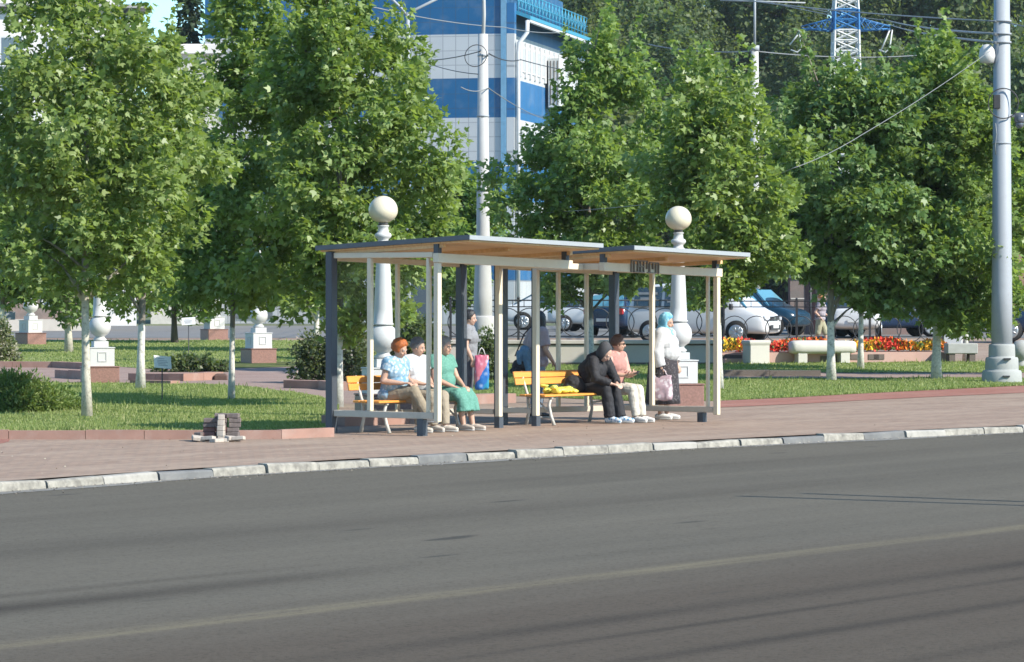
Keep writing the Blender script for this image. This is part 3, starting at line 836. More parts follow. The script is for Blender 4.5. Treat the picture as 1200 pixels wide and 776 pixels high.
for mod, (r0, r1, t0, t1) in enumerate(((-.10, 2.93, 0.0, 2.90), (3.66, 6.62, 3.78, 6.65))):
    # roof: metal tray, boarded underside, steel ribs
    b = MB()
    def slab(b, a0, a1, q0, q1, dz0, dz1):
        vs = [Vector((t, p, rplane(p) + dz)) for dz in (dz0, dz1) for t, p in ((a0, q0), (a1, q0), (a1, q1), (a0, q1))]
        b._add(vs, [(3, 2, 1, 0), (4, 5, 6, 7), (0, 1, 5, 4), (1, 2, 6, 5), (2, 3, 7, 6), (3, 0, 4, 7)])
    slab(b, r0, r1, -.64, 2.15, -.072, -.012)
    roof = spart(b, 'roof', m_fas)
    b = MB(); slab(b, r0 - .004, r0 + .01, -.646, 2.156, -.075, -.008); b.build  # end fascia on the left edge, its shade put into a darker grey
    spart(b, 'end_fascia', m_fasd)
    b = MB(); k = 16
    for i in range(k):
        a0 = -.60 + 2.70 * i / k; slab(b, r0 + .05, r1 - .05, a0 + .003, a0 + 2.70 / k - .003, -.097, -.0755)
    spart(b, 'soffit', m_soff)
    for tt in (t0 + .02, (t0 + t1) / 2, t1 - .02):      # ribs carry the roof on stubs
        b = MB(); slab(b, tt - .03, tt + .03, -.1, 2.0, -.15, -.0975); spart(b, 'rib', m_soff)
    # graphite back columns
    for tt in (t0 + (.07 if mod else 0), t1 - .02):
        b = MB(); b.bx(tt - .075, tt + .055, 1.875, 1.99, -.02, 2.545); spart(b, 'column', m_steel, bevel=.006)
    # front beam and stubs
    zb = 2.385
    rail(t0 - .052, t1 + .08, -.055, .045, zb, zb + .13, 'front_beam')
    for tt in (t0 + .0, t1 - .03):
        b = MB(); b.bx(tt - .04, tt + .04, -.04, .04, zb + .132, 2.655); spart(b, 'roof_stub', m_steel)
    # back panel
    rail(t0 + .06, t1 - .1, 1.90, 1.96, 2.42, 2.50, 'back_rail')
    rail(t0 + .06, t1 - .1, 1.90, 1.96, .22, .31, 'back_rail', m_rail)
    for tt in (t0 + 1.42, t0 + 2.13): post(tt, 1.93, .07, .312, 2.418)
    g = MB(); g.bx(t0 + .08, t1 - .12, 1.925, 1.933, .33, 2.41); spart(g, 'glass_pane', m_pane)
    # side panels
    for side, tt in ((0, t0), (1, t1)):
        outer = (mod == 0 and side == 0) or (mod == 1 and side == 1)
        pl = 0.03 if outer else 1.30
        rail(tt - .04, tt + .04, pl + .03, 1.87, 2.455, 2.53, 'side_rail')
        if outer:
            rail(tt - .04, tt + .04, .05, 1.87, .235, .325, 'side_rail', m_rail)
            post(tt, 0.0, .10, .20, zb - .003)
            post(tt, .165, .06, .327, 2.452)
            post(tt, 1.22, .085, .327, 2.452)
            g = MB(); g.bx(tt - .005, tt + .005, .21, 1.86, .34, 2.44); spart(g, 'glass_pane', m_pane)
            b = MB(); b.bx(tt - .055, tt + .055, .22, .33, -.02, .232); spart(b, 'foot', m_steel, bevel=.005)
        else:
            rail(tt - .035, tt + .035, 1.33, 1.87, .235, .31, 'side_rail', m_rail)
            post(tt, 1.25, .10, .20, 2.452)
            for q in ((tt - .038, tt + .034, 1.293, 1.308), (tt + .043, tt + .055, 1.215, 1.285)):
                b = MB(); b.bx(q[0], q[1], q[2], q[3], .2, 2.45); spart(b, 'steel_strip', m_steel)
            rail(tt - .04, tt + .04, .05, 1.195, 2.40, 2.50, 'side_rail')
            b = MB(); b.bx(tt - .05, tt + .05, 1.20, 1.30, -.02, .198); spart(b, 'foot', m_steel, bevel=.004)
            g = MB(); g.bx(tt - .005, tt + .005, 1.33, 1.86, .32, 2.44); spart(g, 'glass_pane', m_pane)
# cross beam between the modules
rail(2.985, 3.72, .32, .40, 2.40, 2.49, 'cross_beam')
# outlined letters of the stop's name standing on the right front beam (strokes as the photo shows them)
b = MB()
def stk(t0, t1, z0, z1): b.bx(t0, t1, -.085, -.058, z0, z1)
T0 = 4.36; zl, zh = 2.385, 2.575
for (x0, x1, z0, z1) in ((0, .30, .17, .19), (.34, .50, .15, .17), (0, .015, 0, .17), (.05, .062, 0, .17), (.115, .135, 0, .19), (.165, .178, .0, .17), (.05, .23, 0, .016), (.12, .24, .085, .10),
                         (.225, .238, 0, .17), (.285, .30, .06, .19), (.33, .348, 0, .15), (.30, .46, 0, .014), (.395, .41, .06, .15), (.45, .462, 0, .15), (.50, .512, 0, .16), (.13, .15, .10, .14)):
    stk(T0 + x0 * 1.35, T0 + x1 * 1.35, zl + z0, zl + z1)
spart(b, 'lettering', M('lettering_metal', (.20, .18, .155), .6))

# ---- benches inside
def make_bench(label, t, p):
    root = thing('wooden_bench', label, 'bench', sw(t, p), PHS, 'varnished benches in the shelter')
    for k in range(2):
        b = MB(); a = R(-12)
        b.box((0, .215 + .03 * k, .645 + .105 * k), (2.0, .028, .098), mat=Matrix.Rotation(a, 3, 'X')); b.build('back_plank', m_bench, root, bevel=.006)
    for k in range(4):
        b = MB(); b.box((0, -.30 + .125 * k, .445), (2.0, .115, .032)); b.build('seat_plank', m_bench, root, bevel=.006)
    for sx in (-.78, .78):
        b = MB()
        b.tube([(sx, -.30, .425), (sx, -.26, .30), (sx, -.30, .14), (sx, -.36, 0)], [.022, .024, .024, .028], 8)
        b.tube([(sx, .17, 0), (sx, .12, .2), (sx, .14, .43), (sx, .21, .62), (sx, .27, .80)], [.028, .024, .024, .02, .018], 8)
        b.tube([(sx, -.33, .42), (sx, .15, .42)], .022, 8)
        b.tube([(sx, -.27, .2), (sx, -.1, .33), (sx, .1, .3), (sx, .13, .2)], .016, 8)
        b.build('cast_leg', M('white_cast_iron', (.55, .52, .46), .6), root)
    return root
bench1 = make_bench('orange bench in the left half of the shelter with three people seated on it', 1.10, 1.50)
bench2 = make_bench('orange bench in the right half of the shelter with a yellow bag lying on it', 4.86, 1.50)

# ---- yellow bag, litter on the bench
b = MB()
r = random.Random(4)
for i in range(26):
    x = r.uniform(-.30, .30); b.ell((x, r.uniform(-.11, .11), .035 + r.uniform(0, .03) + (.09 if -.34 < x < -.18 else 0) * r.random()), (r.uniform(.05, .12), r.uniform(.04, .09), r.uniform(.02, .05)), 10, 8)
o = b.build('carrier_bag', M('yellow_plastic', (.80, .78, .12), .35, .1, 10), None, remesh=.012, smooth_it=2, disp=(.03, .05), loc=sw(4.5, 1.36, .461))
o.rotation_euler = (0, 0, PHS); setp(o, 'crumpled bright yellow plastic bag lying on the right orange bench', 'bag')

# ================================================================== GLOBE LAMPS
m_lampw = M('lamp_whitewash', (.58, .575, .555), .6, .06, 3, .1, dirt=(.5, .48, .44), dscale=3, damt=.4)
m_plinth = M('red_granite', (.26, .135, .105), .5, .3, 30, .05)
m_globe, nt_, b_ = new_mat('opal_globe'); b_.inputs['Base Color'].default_value = (.60, .535, .39, 1); b_.inputs['Roughness'].default_value = .3; b_.inputs['Subsurface Weight'].default_value = .0
KN = ((-1, -.72), (0, 0), (.535, .385), (1.05, .80), (1.21, .93), (1.53, 1.26), (1.72, 1.46), (3.43, 3.04), (3.70, 3.27), (4.2, 3.77))
def lw(b):
    def f(q):
        for (a0, b0), (a1, b1) in zip(KN, KN[1:]):
            if q.z <= a1: return Vector((q.x, q.y, b0 + (q.z - a0) / (a1 - a0) * (b1 - b0)))
        return q
    b.warp(f); return b
def make_lamp(label, u, v, rot=R(20), z=None):
    p = gp(u, v)
    root = thing('globe_lamp', label, 'street lamp', p, rot, 'white globe lamps of the square')
    b = MB(); b.bx(-.36, .36, -.36, .36, -.05, .50); lw(b).build('plinth', m_plinth, root, bevel=.012)
    b = MB(); b.bx(-.375, .375, -.375, .375, .502, .535); lw(b).build('plinth_slab', m_plinth, root, bevel=.008)
    b = MB(); b.bx(-.27, .27, -.27, .27, .537, 1.02); b.bx(-.285, .285, -.285, .285, 1.022, 1.05); b.bx(-.16, .16, -.16, .16, 1.052, 1.21)
    for sx, sy in ((1, 0), (-1, 0), (0, 1), (0, -1)):          # raised panel on each face
        for (du, z0, z1, w) in ((0, .66, .69, .10), (0, .90, .93, .10), (-.09, .692, .898, .012), (.09, .692, .898, .012)):
            if sx: b.bx(min(sx * .27, sx * .284), max(sx * .27, sx * .284), du - w, du + w, z0, z1)
            else: b.bx(du - w, du + w, min(sy * .27, sy * .284), max(sy * .27, sy * .284), z0, z1)
    lw(b).build('pedestal', m_lampw, root, bevel=.006)
    b = MB()
    b.lathe([(.0, 1.21), (.13, 1.212), (.15, 1.25), (.10, 1.29), (.11, 1.32), (.19, 1.37), (.235, 1.46), (.24, 1.53), (.225, 1.61), (.17, 1.69), (.128, 1.72)], n=28)
    b.lathe([(.128, 1.72), (.165, 1.73), (.168, 1.75), (.150, 1.76), (.145, 2.0), (.12, 2.6), (.098, 3.02), (.09, 3.08)], n=24)
    b.lathe([(.09, 3.08), (.115, 3.10), (.118, 3.12), (.085, 3.14), (.085, 3.19), (.12, 3.22), (.135, 3.255), (.12, 3.29), (.085, 3.31), (.08, 3.40), (.095, 3.41), (.095, 3.425), (0, 3.426)], n=24)
    lw(b).build('column', m_lampw, root)
    b = MB(); b.lathe([(.0, 3.427), (.075, 3.428), (.08, 3.46), (.06, 3.50), (0, 3.501)], n=20); lw(b).build('collar', M('dark_collar', (.10, .09, .08), .5), root)
    b = MB(); b.ell((0, 0, 3.70), .232, 32, 20); lw(b).build('globe', m_globe, root)
    return root
lamp = make_lamp('white globe lamp behind the left roof of the shelter and the seated couple', 449, 490)
def lamp_copy(label, u, v, s=1.0, rot=R(20)):
    c = copy_tree(lamp); c.location = gp(u, v); c['label'] = label; c.scale = (s, s, s); c.rotation_euler = (0, 0, rot); return c
lamp_copy('white globe lamp behind the woman in the blue headscarf', 795, 475, 1.0, R(15))
lamp_copy('white lamp on a red plinth right behind the tall beige trunk', 117, 450, 1.0, R(18))
lamp_copy('white lamp on a red plinth at the corner of the plaza path', 303, 425.5, 1.02, R(28))
lamp_copy('shaded lamp plinth at the far left by the small grey name plates', 36, 404, 1.0, R(42))
lamp_copy('shaded lamp plinth far behind the row of trunks, left of the corner lamp', 251, 399, 1.0, R(28))

# ================================================================== POLES AND WIRES
m_conc = M('pale_concrete_pole', (.48, .475, .46), .8, .06, 2.5, .1, dirt=(.42, .40, .37), dscale=3, damt=.5)
m_gpole = M('grey_painted_pole', (.34, .365, .39), .6, .07, 3, .05, dirt=(.24, .25, .26), dscale=3, damt=.5)
m_wire = M('black_cable', (.03, .03, .032), .6)
m_wirel = M('grey_cable', (.22, .23, .23), .6)
def base_rings(b, r, h, n=3):
    prof = []
    for k in range(n):
        z0, z1 = h * k / n, h * (k + 1) / n
        rr = r * (1 - .17 * k)
        prof += [(rr, z0 - (.05 if k == 0 else 0)), (rr * 1.01, z0 + .03), (rr * .985, z1 - .04), (rr * .94, z1 - .008)]
    prof += [(r * .55, h), (0, h + .001)]
    b.lathe(prof, n=28)
# tall white pole by the building
pA = gp(566, 432)
root = thing('utility_pole', 'tall tapering white concrete pole with a cable loop, in front of the striped building', 'pole', pA)
sA = F / pA.y; zA = Z_at(40, pA.y) - pA.z
b = MB(); b.lathe([(.25, .6), (.235, 1.9), (.17, 3.6), (.125, zA), (0, zA + .01)], n=20); b.build('shaft', m_conc, root)
b = MB(); base_rings(b, .46, 1.35, 3); b.build('base', m_conc, root)
b = MB(); b.tube([(0, 0, zA - .3), (.03, 0, zA + .5), (.02, 0, zA + 1.0), (-.25, 0, zA + 2.2)], .045, 10); b.build('lamp_arm', m_conc, root)
b = MB(); b.ring((-.18, -.2, Z_at(66, pA.y) - pA.z), .28, .012, (1, 0, 0), (.1, 0, .99)); b.build('cable_loop', m_wire, root)
for z in (zA - .55, zA - 2.1, zA - 4.0):
    b = MB(); b.lathe([(.115 + .009 * (zA - z), z - .025), (.136 + .010 * (zA - z), z - .025), (.136 + .010 * (zA - z), z + .025), (.115 + .009 * (zA - z), z + .025)], n=20); b.build('clamp', m_gpole, root)
# double-armed lamp left of it
YL = 100.0
root = thing('street_light', 'slim grey street light with two raised arms rising out of the tall maple', 'street lamp', (X_at(478, YL), YL, G(YL)))
zj = Z_at(15, YL) - G(YL)
b = MB(); b.lathe([(.09, -.05), (.085, 3), (.055, zj), (0, zj + .01)], n=12); b.build('shaft', m_gpole, root)
for ex, ez in ((-1.05, .95), (1.55, .75)):
    b = MB(); b.tube([(0, 0, zj - .12), (ex * .15, 0, zj + .1), (ex, 0, zj + ez)], .04, 8); b.build('arm', m_gpole, root)
    b = MB(); b.ell((ex * 1.25, 0, zj + ez * 1.12), (.32, .11, .06), 14, 8); b.build('luminaire', m_gpole, root)
# white pole with a thin mast on the right
YB = 128.0
root = thing('utility_pole', 'white pole with a thin mast that rises above the maples before the wood', 'pole', (X_at(884.5, YB), YB, G(YB)))
zB = Z_at(55, YB) - G(YB)
b = MB(); b.lathe([(.22, -.05), (.14, zB), (0, zB + .01)], n=16); b.build('shaft', m_conc, root)
b = MB(); b.tube([(0, 0, zB - .2), (0, 0, zB + 2.6)], .045, 8); b.tube([(-1.3, 0, zB + 1.75), (1.9, 0, zB + 1.65)], .03, 6); b.build('mast', m_gpole, root)
b = MB(); b.lathe([(.15, zB - .15), (.17, zB - .15), (.17, zB + .05), (.06, zB + .06)], n=14); b.build('cap', m_gpole, root)
# thick grey pole on the right
pC = gp(1174, 449)
root = thing('utility_pole', 'thick grey steel pole on a stepped concrete foot at the right edge of the lawn', 'pole', pC)
zC = Z_at(-70, pC.y)
b = MB(); b.lathe([(.235, .5), (.225, 2.0), (.165, zC), (0, zC + .01)], n=24); b.build('shaft', m_gpole, root)
b = MB(); base_rings(b, .44, .86, 3); b.build('base', M('concrete_rings', (.36, .37, .35), .9, .1, 4, .3, dirt=(.25, .25, .24), dscale=4), root)
b = MB()
for (x, z) in ((.02, .14), (.05, .52)): b.bx(x - .06, x + .09, -.47 if z < .3 else -.42, -.30, z, z + .035)
b.build('lifting_slot', m_wire, root)
zc = lambda v: Z_at(v, pC.y)
b = MB(); b.bx(-.22, -.07, -.27, -.16, zc(128), zc(112)); b.build('junction_box', m_wire, root, bevel=.01)
b = MB(); b.ring((-.0, -.24, zc(122)), .33, .014, (1, 0, 0), (0, 0, 1)); b.build('cable_loop', m_wire, root)
b = MB(); b.tube([(-.17, -.23, zc(145)), (-.15, -.24, zc(158)), (-.18, -.24, zc(172)), (-.16, -.22, zc(182))], .012, 6)
b.build('loose_cable', m_wirel, root)
for v in (25, 40, 50, 168):
    b = MB(); b.lathe([(.185, zc(v) - .02), (.212, zc(v) - .02), (.212, zc(v) + .02), (.185, zc(v) + .02)], n=20); b.build('clamp', m_gpole, root)
b = MB(); b.tube([(-.18, 0, zc(60)), (-.28, -.02, zc(58))], .03, 8)
b.lathe([(0.0, zc(52)), (.09, zc(53)), (.16, zc(58)), (.185, zc(66)), (.15, zc(74)), (.0, zc(75))], c=(-.33, -.05, 0), n=18); b.build('floodlight', m_lampw, root)
b = MB(); b.tube([(.15, -.05, zc(136)), (.36, -.05, zc(136))], .03, 8); b.build('camera_bracket', m_lampw, root)
b = MB(); b.lathe([(0, zc(132)), (.11, zc(133)), (.12, zc(142)), (.10, zc(144))], c=(.38, -.05, 0), n=16); b.ell((.38, -.05, zc(146)), .095, 14, 10); b.build('dome_camera', M('camera_dome', (.10, .11, .13), .2), root)
# lattice mast
YT = 205.0; sT = F / YT
root = thing('lattice_tower', 'white lattice power tower with a blue crossarm before the dark wood', 'tower', (X_at(991, YT), YT, .4))
zt = lambda v: Z_at(v, YT) - .4
m_tw = M('tower_white', (.62, .62, .60), .6); m_tb = M('tower_blue', (.03, .16, .38), .5)
def lattice(b, w0, w1, z0, z1, n, t):
    cs = ((-1, -1), (1, -1), (1, 1), (-1, 1))
    for i in range(n):
        a = i / n; c = (i + 1) / n
        wa, wc_ = w0 + (w1 - w0) * a, w0 + (w1 - w0) * c; za, zc_ = z0 + (z1 - z0) * a, z0 + (z1 - z0) * c
        for k in range(4):
            p, q = cs[k], cs[(k + 1) % 4]
            A, B = Vector((p[0] * wa, p[1] * wa, za)), Vector((q[0] * wa, q[1] * wa, za)); C_, D = Vector((p[0] * wc_, p[1] * wc_, zc_)), Vector((q[0] * wc_, q[1] * wc_, zc_))
            b.tube([A, C_], t * 1.5, 4, smooth=False); b.tube([A, D], t, 4, smooth=False); b.tube([B, C_], t, 4, smooth=False); b.tube([C_, D], t, 4, smooth=False)
b = MB(); lattice(b, 1.15, .78, 0, zt(85), 6, .05); lattice(b, .78, .72, zt(85), zt(36), 4, .055); b.build('lower_lattice', m_tw, root, fix=False)
b = MB(); lattice(b, .72, .70, zt(36), zt(12), 2, .055); b.build('blue_lattice', m_tb, root, fix=False)
b = MB(); lattice(b, .70, .5, zt(12), zt(-60), 6, .05); b.build('upper_lattice', m_tw, root, fix=False)
for sx in (-1, 1):
    b = MB(); L = 2.65; z0, z1 = zt(36), zt(22)
    for y in (-.6, .6):
        b.tube([(sx * .7, y, z0), (sx * L, y * .2, z0 + .1)], .055, 5); b.tube([(sx * .7, y, z1), (sx * L, y * .2, z0 + .25)], .045, 5)
        for i in range(5):
            x = .7 + (L - .7) * i / 5; xx = .7 + (L - .7) * (i + 1) / 5; h = (z1 - z0) * (1 - i / 5)
            b.tube([(sx * x, y * (1 - i / 6), z0), (sx * xx, y * (1 - i / 6), z0 + h)], .026, 4); b.tube([(sx * x, y * (1 - i / 6), z0 + h), (sx * xx, y * (1 - i / 6), z0)], .026, 4)
    b.build('crossarm', m_tb, root, fix=False)
    b = MB()
    e = Vector((sx * L, 0, z0 + .05))
    b.tube([e, e + Vector((-.55, 0, -1.3)) if sx > 0 else e + Vector((-.7, 0, -.9))], .05, 6)
    b.tube([e + Vector((.15 * sx, 0, 0)), e + Vector((.0, 0, -1.1)), e + Vector((-.25, 0, -1.35)), e + Vector((-.65, 0, -1.2))], .045, 6)
    b.build('insulator_string', m_tw, root)
b = MB(); b.bx(-.3, 2.6, -.5, .5, zt(104), zt(100)); b.tube([(-.9, -.7, zt(102)), (.9, -.7, zt(96))], .06, 5); b.build('lower_crossarm', m_tb, root)
def wire(label, pts, r, mat=m_wire, sag=0.0, name='overhead_wire', group='overhead wires'):
    b = MB(); P = []
    for (a, c) in zip(pts, pts[1:]):
        a, c = Vector(a), Vector(c); n = 14
        for i in range(n + (1 if c == Vector(pts[-1]) else 0)):
            t = i / n; P.append(a.lerp(c, t) - Vector((0, 0, sag * 4 * t * (1 - t))))
    b.tube(P, r, 5)
    o = b.build(name, mat); return setp(o, label, 'wire', group)
def w3(u, v, Y): return (X_at(u, Y), Y, Z_at(v, Y))
wire('grey cable slanting down from the floodlight across the maples to the white pole', [w3(1160, 60, 73.8), w3(1010, 158, 70), w3(930, 197, 68), w3(820, 233, 72), w3(570, 253, pA.y - .25)], .0075, m_wirel, .05)
wire('upper wire from the thick grey pole to the top of the photo', [w3(1167, 25, 74.2), w3(845, -4, 120)], .018, m_wirel, .1)
wire('second wire from the thick grey pole over the crossarm of the tower', [w3(1167, 40, 74.2), w3(1040, 24, 205), w3(940, 8, 215)], .03, m_wirel, .1)
wire('third wire sloping from the thick grey pole past the tower', [w3(1167, 50, 74.2), w3(1045, 30, 205), w3(880, -2, 225)], .03, m_wirel, .1)
wire('level wire that passes behind the tower and above the maples', [w3(760, 52, 150), w3(884, 60, 128.2), w3(1075, 65, 150)], .022, m_wirel, .15)
wire('short wire from the thick pole out of the right edge', [w3(1176, 26, 74.4), w3(1290, 40, 70)], .016, m_wirel, .05)
wire('black wire from the white pole to the left over the white band of the building', [w3(563, 60, pA.y - .3), w3(498, 71, 95), w3(380, 90, 98)], .014, m_wire, .05)
wire('lower black wire from the white pole to the left', [w3(560, 87, pA.y - .3), w3(500, 74, 95), w3(300, 40, 110)], .012, m_wire, .05)
wire('black wire from the white pole to the air conditioners of the building', [w3(573, 63, pA.y - .3), w3(610, 70, 110), w3(690, 84, 170)], .018, m_wire, .1)
wire('thin wire across the top of the blue wall', [w3(380, -6, 100), w3(440, 9, 100), w3(590, 32, 130), w3(660, 38, 172)], .018, m_wirel, .1)
wire('thin wire from the white pole to the corner of the building', [w3(540, 102, 86), w3(572, 103, pA.y - .3), w3(640, 140, 150)], .014, m_wirel, .1)
wire('pale thin wire in front of the lower blue band', [w3(525, 192, 95), w3(600, 194, 150)], .02, m_lampw, .05)
wire('thin wire sagging through the left maples', [w3(150, 118, 60), w3(262, 168, 64), w3(330, 200, 66)], .010, m_wirel, .08)
# span wires over the road, out of the picture, whose shadows cross the asphalt
EL, AZ = R(36.5), (.87, -.493)
def span(label, a, c, z):
    A, B = gp(a[0], a[1], -.10), gp(c[0], c[1], -.10)
    k = (z + .1) / math.tan(EL)
    off = Vector((AZ[0] * k, AZ[1] * k, z + .1))
    d = (B - A)
    return wire(label, [A + off, B + off, B + d * 2.0 + off], .058, m_wire, .0, 'span_wire', 'trolleybus span wires')
span('upper span wire over the road whose shadow lies on the asphalt at right', (945, 578.5), (1200, 588), 5.6)
span('lower span wire over the road whose shadow lies on the asphalt at right', (870, 581.5), (1080, 588.5), 5.6)
# ================================================================== PARAPET, FENCE, FLOWERBED
m_para = M('parapet_render', (.52, .47, .41), .85, .08, 1.5, .1, dirt=(.40, .36, .31), dscale=1.2, damt=.6)
m_dark = M('dark_band_shade', (.13, .105, .09), .9)
m_iron = M('black_iron', (.025, .025, .028), .5)
a = gp(528, 428); c = gp(846, 428)
root = thing('parapet_wall', 'low pale parapet wall with dark foot band, painted coping shade, below the iron ring fence', 'wall', a)
L = (c - a).length; d = (c - a).normalized(); ang = math.atan2(d.y, d.x); root.rotation_euler = (0, 0, ang)
b = MB(); b.bx(0, L, 0, .30, -.3, .52); b.build('wall', m_para, root)
b = MB(); b.bx(-.05, L + .05, -.06, .36, .56, .66); b.build('coping', m_para, root, bevel=.01)
b = MB(); b.bx(0, L, .02, .28, .52, .56); b.build('band', m_dark, root)  # shadow under the coping, made as a dark strip
b = MB(); b.bx(0, L, -.03, .001, -.05, .07); b.build('foot_band', m_dark, root)
Yf = a.y + .15
def ring_fence(label, u0, u1, Y, z0, zt_, rr):
    x0, x1 = X_at(u0, Y), X_at(u1, Y)
    root = thing('ring_fence', label, 'fence', (x0, Y, z0))
    L = x1 - x0; H_ = zt_ - z0
    b = MB(); b.tube([(0, 0, H_), (L, 0, H_)], .020, 6); b.build('top_rail', m_iron, root)
    b = MB(); b.tube([(0, 0, H_ - .17), (L, 0, H_ - .17)], .016, 6); b.tube([(0, 0, .10), (L, 0, .10)], .016, 6); b.build('cross_rail', m_iron, root)
    n = int(L / (rr * 1.55)); zc_ = .10 + rr
    b = MB()
    for i in range(n): b.ring((L * (i + .5) / n, 0, zc_ + .0), rr, .014, (1, 0, 0), (0, 0, 1), 24, 5)
    for i in range(n * 2): 
        x = L * (i + .5) / (2 * n); b.tube([(x, 0, H_ - .17), (x, 0, H_)], .010, 4)
    b.build('rings', m_iron, root)
    m = max(2, round(L / 1.9))
    for i in range(m + 1):
        b = MB(); x = L * i / m; b.bx(x - .032, x + .032, -.032, .032, -.25, H_ + .03); b.ell((x, 0, H_ + .06), .04, 10, 6); b.build('fence_post', m_iron, root)
    return root
ring_fence('black iron fence of overlapping rings on the pale parapet behind the shelter', 528, 846, Yf, G(Yf) + .66, Z_at(352, Yf), .37)
Yr = 100.0
ring_fence('black iron ring fence behind the flowerbed at the right', 848, 1105, Yr, G(Yr) + .25, Z_at(353, Yr), .38)
# flowerbed
m_bedb = M('flowerbed_stone', (.50, .31, .26), .8, .08, 2.5, .1, dirt=(.42, .34, .30), dscale=2)
a = gp(846, 426.5); c = gp(1112, 424.5)
root = thing('flowerbed', 'long raised flowerbed of pinkish stone filled with red, orange and yellow flowers', 'flowerbed', a)
d = (c - a); L = d.length; root.rotation_euler = (0, 0, math.atan2(d.y, d.x))
b = MB(); b.bx(0, L, 0, 1.6, -.15, .30); b.build('wall', m_bedb, root)
b = MB()
for x0, x1 in ((.0, .55), (3.6, 3.95), (4.25, 4.55), (4.1, 4.4)): b.bx(x0, x1, -.02, -.001, .10, .24)
b.bx(2.75, 3.2, -.02, -.001, .05, .2)
b.build('recess', m_dark, root)
for k, (x0, x1) in enumerate(((.0, .85),)):
    b = MB(); b.bx(x0, x1, -.34, -.002, -.15, .14); b.build('step', m_bedb, root)
r = np.random.default_rng(31); N = 9000
x = r.uniform(.02, L - .02, N); y = r.uniform(.05, 1.5, N); z = .30 + r.uniform(.03, .34, N) * (.8 + .2 * np.sin(x * 3)) 
pos = np.stack([x, y, z], 1); out = r.normal(0, .5, (N, 3)); out[:, 2] += 1.0; out[:, 1] -= .5
def flower_mat():
    m, nt, b_ = new_mat('flower_petals')
    g = nt.nodes.new('ShaderNodeNewGeometry'); tc = nt.nodes.new('ShaderNodeTexCoord'); sep = nt.nodes.new('ShaderNodeSeparateXYZ'); nt.links.new(tc.outputs['Object'], sep.inputs[0])
    f = math_(nt, 'ADD', math_(nt, 'DIVIDE', sep.outputs['X'], L), math_(nt, 'MULTIPLY', math_(nt, 'SUBTRACT', g.outputs['Random Per Island'], .5), .10))
    Y_, R_, O_ = (.80, .55, .03), (.72, .045, .03), (.85, .22, .015)
    zones = ramp(nt, [(0, Y_), (.07, Y_), (.10, R_), (.28, R_), (.34, O_), (.40, R_), (.46, O_), (.58, O_), (.62, Y_), (.66, Y_), (.70, R_), (.78, R_), (.81, O_), (.92, Y_), (1, O_)], f, 'LINEAR').outputs[0]
    gr = math_(nt, 'FRACT', math_(nt, 'MULTIPLY', g.outputs['Random Per Island'], 37.0))
    lf = math_(nt, 'LESS_THAN', gr, .26)
    nt.links.new(mixc(nt, lf, zones, (.07, .12, .025)), b_.inputs['Base Color']); b_.inputs['Roughness'].default_value = .7
    return m
me = leaves_mesh('flowers', pos, out, .095, flower_mat(), KITE, droop=-.4, seed=31, fold=.1)
o = bpy.data.objects.new('flowers', me); COL.objects.link(o); o.parent = root; o['kind'] = 'stuff'
# stone seats before it
m_stone = M('pale_stone', (.56, .54, .48), .75, .06, 4, .1, dirt=(.45, .43, .38), dscale=4)
p = gp(886, 427); b = MB(); b.loft([[Vector((x * k, y * k, z)) for x, y in ((-.30, -.25), (.30, -.25), (.30, .25), (-.30, .25))] for z, k in ((-.05, .95), (.50, .95), (.56, 1.05), (.62, 1.05), (.64, .98))], smooth=False)
o = b.build('stone_block', m_stone, None, bevel=.015, loc=p); setp(o, 'squat pale stone block standing in front of the red flowers', 'stone seat')
o.rotation_euler = (0, 0, R(22))
p = gp(938, 426)
root = thing('stone_bench', 'thick rounded pale stone bench in front of the orange flowers', 'bench', p, R(14))
b = MB(); rings_ = []
for x, k in ((-.30, .0), (-.29, .8), (-.2, .96), (0, 1), (1.35, .95), (1.5, .85), (1.52, 0.0)):
    ring = []
    for i in range(20):
        t = 2 * math.pi * i / 20; cy, cz = math.cos(t), math.sin(t)
        ring.append(Vector((x, .27 * k * (abs(cy) ** .7) * (1 if cy > 0 else -1), .42 + (.20 if cz > 0 else .17) * k * (abs(cz) ** .7) * (1 if cz > 0 else -1))))
    rings_.append(ring)
b.loft(rings_); b.build('seat', m_stone, root)
for x in (.0, 1.2): b = MB(); b.bx(x - .13, x + .13, -.2, .2, -.08, .30); b.build('leg', m_stone, root, bevel=.01)
p = gp(1126, 425)
root = thing('stone_bench', 'small grey stone bench by the white cabinet near the thick pole', 'bench', p, R(8))
b = MB(); b.bx(-.42, .42, -.2, .2, .24, .52); b.build('seat', M('grey_stone', (.36, .36, .34), .8, .1), root, bevel=.02)
for x in (-.28, .28): b = MB(); b.bx(x - .08, x + .08, -.16, .16, -.05, .238); b.build('leg', m_dark, root)
p = gp(1197, 430); b = MB(); b.lathe([(.16, -.05), (.17, .08), (.10, .14), (.12, .17), (.25, .28), (.28, .42), (.25, .56), (.14, .67), (0, .70)], n=20)
o = b.build('concrete_bollard', M('grey_concrete', (.36, .36, .34), .85, .1, 5, .2), None, loc=p); setp(o, 'round grey concrete bollard right of the stepped foot of the thick pole', 'bollard')
